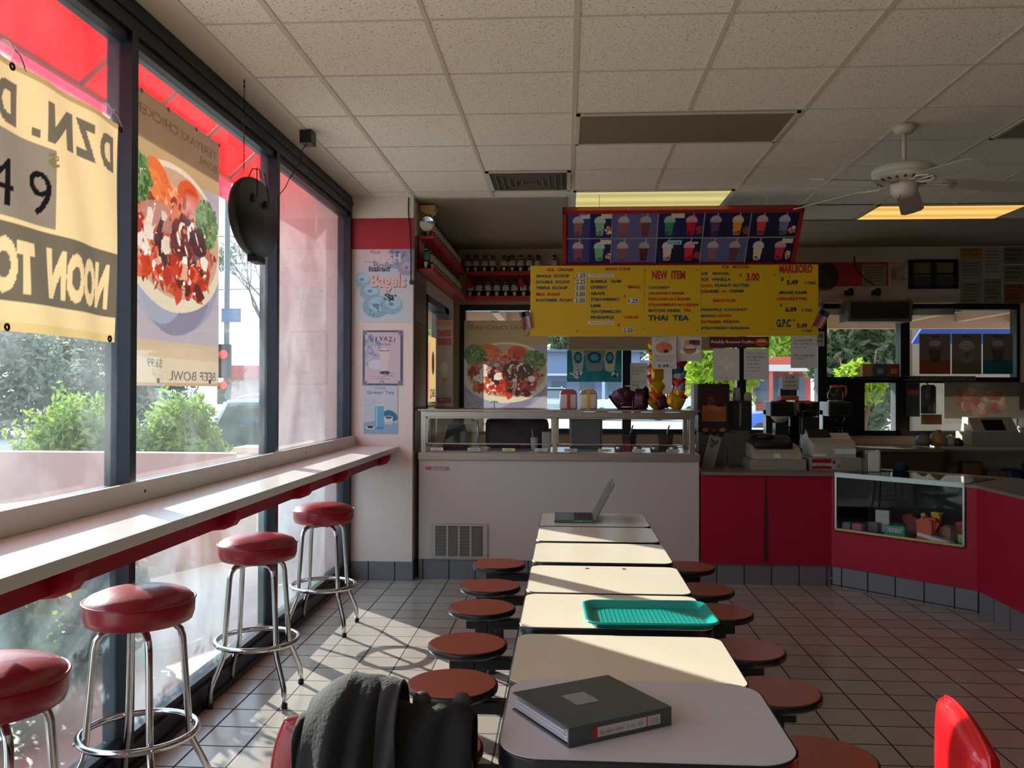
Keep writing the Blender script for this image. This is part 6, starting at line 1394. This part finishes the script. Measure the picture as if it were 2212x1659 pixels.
# light fitting / hood over the right window
x0, z1 = hp(1838, 652, 8.9); x1, z0 = hp(1964, 688, 8.9)
t = thing('air_conditioner', 'dark grille unit in a grey casing above the dark right window', 'air conditioner', ((x0+x1)/2, 9.0, z0)); hw, hh = (x1-x0)/2, z1-z0
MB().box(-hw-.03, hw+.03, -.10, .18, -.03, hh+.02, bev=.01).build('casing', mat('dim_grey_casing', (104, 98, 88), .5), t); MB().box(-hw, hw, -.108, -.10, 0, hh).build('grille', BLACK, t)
for k in range(8): MB().box(-hw, hw, -.114, -.108, hh*(k+.3)/8, hh*(k+.45)/8).build('slat', mat('dark_slat', (44, 42, 40), .5), t)
for (a, c, l) in ((1773, 1836, 'dim strip light fitting left of the dark grille unit'), (1966, 2066, 'dim strip light fitting right of the dark grille unit')):
    x0, z1 = hp(a, 646, 9.05); x1, z0 = hp(c, 654, 9.05); t = thing('strip_light', l, 'light fitting', ((x0+x1)/2, 9.1, z0)); hw = (x1-x0)/2
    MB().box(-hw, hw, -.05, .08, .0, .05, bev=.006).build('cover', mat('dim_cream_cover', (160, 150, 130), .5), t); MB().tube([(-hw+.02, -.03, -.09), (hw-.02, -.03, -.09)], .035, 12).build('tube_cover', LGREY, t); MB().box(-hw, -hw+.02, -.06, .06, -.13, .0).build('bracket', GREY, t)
b = MB(); x, z = hp(1850, 640, 9.1); b.tube([(x-.0, 9.17, 2.86), (x+.01, 9.17, 2.75), (x+.10, 9.15, 2.62), (x+.18, 9.12, 2.56)], .006, 6); tag(b.build('wire', BLACK), 'black wire running down the back wall to the clip lamps', 'wire')
for px_, l in ((1838, 'left black clip lamp on the back wall'), (1897, 'right black clip lamp on the back wall')):
    x, z = hp(px_, 632, 9.1); t = thing('clip_lamp', l, 'lamp', (x, 9.13, z)); MB().lathe([(.0, .05), (.025, .045), (.04, 0), (.036, 0), (.0, .03)], 18, M=Matrix.Rotation(.9, 4, 'X')).build('shade', BLACK, t); MB().tube([(0, 0, .02), (.03, .02, .05), (.02, .06, .05)], .006, 6).build('arm', BLACK, t); smooth(MB().lathe([(0, -.03), (.02, -.015), (.02, .015), (0, .03)], 14, c=(-.04, 0, 0)).build('bulb', BLACK, t))
# drinks posters, boxes and papers in the right windows
def a_drink(c_, bot):
    def f(A):
        A.rect(0, 1, 0, 1, (104, 92, 78)); A.rect(0, 1, .66, 1, bot); A.poly([(.28, .32), (.72, .32), (.64, .72), (.36, .72)], c_); A.ell(.5, .30, .28, .1, tuple(v+30 for v in c_)); A.ell(.5, .24, .2, .07, (150, 140, 126)); A.poly([(.4, .25), (.43, .25), (.34, .08), (.31, .08)], (140, 130, 120)); A.rect(.35, .65, .05, .08, (60, 50, 50)); A.ell(.5, .52, .14, .08, (90, 60, 50), .6)
    return f
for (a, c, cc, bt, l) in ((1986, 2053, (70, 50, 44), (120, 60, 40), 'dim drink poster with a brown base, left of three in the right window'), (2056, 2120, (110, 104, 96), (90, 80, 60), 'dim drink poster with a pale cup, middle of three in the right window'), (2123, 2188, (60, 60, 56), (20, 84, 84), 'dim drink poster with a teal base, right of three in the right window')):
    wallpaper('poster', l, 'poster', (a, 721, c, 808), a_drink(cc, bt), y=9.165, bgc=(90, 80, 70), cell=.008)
wallpaper('window_strip', 'long strip sign reading thank you for shopping under the three drink posters', 'sign', (1955, 812, 2108, 823), lambda A: (A.rect(0, 1, 0, 1, (110, 104, 92)), A.text('THANK YOU FOR SHOPPING HERE', .02, .98, .2, .85, (30, 28, 28), .02)), y=9.16)
for (a, c, col, l) in ((1862, 1884, (190, 120, 50), 'orange box on the ledge of the dark window'), (1886, 1914, (50, 80, 110), 'blue box on the ledge of the dark window'), (1916, 1942, (150, 50, 44), 'dark red box on the ledge of the dark window')):
    x0, z1 = hp(a, 787, 9.1); x1, z0 = hp(c, 815, 9.1); t = box_thing('snack_box', l, 'box', x0, x1, 9.08, 9.16, 1.621, 1.621+z1-z0, mat('box_'+l.split()[0], col, .5, var=.2), group='boxes on the window ledge'); MB().box(-.03, .03, -.0425, -.0405, .03, .08).build('label', mat('dim_label', (150, 140, 120), .6), t)
tag(MB().box(*(hp(1845, 0, 9.05)[0], hp(1965, 0, 9.05)[0]), 9.04, 9.179, 1.60, 1.62).build('window_ledge', BLACK), 'narrow black ledge carrying three boxes in the dark window', 'ledge')
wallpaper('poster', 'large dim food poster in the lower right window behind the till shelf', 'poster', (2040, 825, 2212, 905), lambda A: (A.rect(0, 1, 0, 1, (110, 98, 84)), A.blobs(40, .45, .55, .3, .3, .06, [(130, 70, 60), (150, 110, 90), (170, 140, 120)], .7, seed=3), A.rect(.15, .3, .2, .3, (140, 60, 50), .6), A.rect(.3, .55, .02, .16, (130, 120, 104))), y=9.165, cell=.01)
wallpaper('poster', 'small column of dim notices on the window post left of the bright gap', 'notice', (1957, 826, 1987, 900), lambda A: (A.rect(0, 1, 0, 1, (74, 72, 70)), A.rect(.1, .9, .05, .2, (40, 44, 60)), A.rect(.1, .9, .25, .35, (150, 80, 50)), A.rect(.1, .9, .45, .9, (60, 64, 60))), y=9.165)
x, z = hp(2010, 855, 9.0)
t = thing('paper_towel_holder', 'dark cylindrical holder against the bright gap in the right window', 'holder', (x, 9.05, z-.26)); MB().lathe([(0, 0), (.07, 0), (.07, .27), (.05, .29), (0, .29)], 24, c=(0, 0, .08)).build('cylinder', mat('dark_grey_plastic', (50, 52, 56), .4), t); MB().tube([(.0, 0, .37), (.0, .1, .40)], .006, 6).build('hook', STEEL, t)
tag(MB().box(hp(1993, 0, 9.1)[0], hp(2033, 0, 9.1)[0], 9.08, 9.14, hp(0, 905, 9.1)[1], hp(0, 885, 9.1)[1], bev=.003).build('brown_card', mat('brown_card', (120, 74, 50), .7)), 'brown card standing under the dark cylinder in the right window', 'card')
# till shelf at the right
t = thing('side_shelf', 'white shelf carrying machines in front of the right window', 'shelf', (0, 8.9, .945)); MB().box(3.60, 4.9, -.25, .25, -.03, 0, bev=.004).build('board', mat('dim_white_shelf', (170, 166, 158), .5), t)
for x in (3.64, 4.85): MB().box(x-.03, x+.03, -.2, .24, -.945, -.03).build('support', WOOD, t)
for (x0, x1, h, l) in ((3.92, 4.42, .22, 'cream machine with a dark screen on the side shelf'), (4.48, 4.86, .28, 'cream two-window machine at the right end of the side shelf')):
    t = thing('counter_machine', l, 'machine', ((x0+x1)/2, 8.9, .9455)); w = (x1-x0)/2
    MB().box(-w, w, -.18, .18, 0, h*.6, bev=.01).build('base', IV2, t); MB().prism([(-.15, h*.6), (.15, h*.6), (.12, h*1.25), (.0, h*1.25)], -w*.85, w*.85, M=M, bev=.01).build('head', IV, t)
    for s in ((-.4, .4),) if h < .25 else ((-.75, -.1), (.1, .75)): MB().prism([(-.13, h*.68), (-.128, h*.70), (-.03, h*1.15), (-.035, h*1.15)], w*s[0], w*s[1], M=M).build('screen', BLACK, t)
for i, (px_, w, h, c, l) in enumerate(((1996, .07, .12, (120, 116, 110), 'grey crumpled plastic bag at the left end of the side shelf'), (2029, .08, .15, (170, 140, 80), 'yellowish bread bag on the side shelf'), (2054, .05, .10, (180, 176, 170), 'white plastic bag on the side shelf'), (2072, .045, .07, (40, 40, 44), 'small dark pouch on the side shelf'))):
    x = at(px_, 930, 'y', 8.75).x; b = MB(); b.lathe([(0, 0), (w*.8, 0), (w, h*.3), (w*.8, h*.7), (w*.2, h), (0, h*.95)], 14, c=(x, 8.77, .9455))
    for v in b.bm.verts: v.co += Vector((random.uniform(-.01, .01), random.uniform(-.01, .01), random.uniform(-.004, .008) if v.co.z > .95 else 0))
    tag(b.build('plastic_bag', mat('bag_%d' % i, c, .35, var=.2, scale=30, bump=.3)), l, 'bag')
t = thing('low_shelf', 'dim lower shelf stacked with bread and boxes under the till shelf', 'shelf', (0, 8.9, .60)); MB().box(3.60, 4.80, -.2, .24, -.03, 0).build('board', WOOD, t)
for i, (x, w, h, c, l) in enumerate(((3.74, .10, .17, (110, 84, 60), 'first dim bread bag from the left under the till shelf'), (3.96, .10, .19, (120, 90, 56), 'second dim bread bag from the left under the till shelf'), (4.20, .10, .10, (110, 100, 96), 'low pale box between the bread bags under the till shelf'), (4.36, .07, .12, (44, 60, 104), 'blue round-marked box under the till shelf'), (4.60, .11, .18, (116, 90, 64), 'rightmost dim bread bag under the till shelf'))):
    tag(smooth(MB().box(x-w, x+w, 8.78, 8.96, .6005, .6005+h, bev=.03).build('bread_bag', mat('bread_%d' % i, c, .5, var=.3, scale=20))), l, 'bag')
tag(MB().box(3.12, 3.30, 8.9, 9.15, 1.07, 1.10).build('dummy', BLACK), None) if False else None
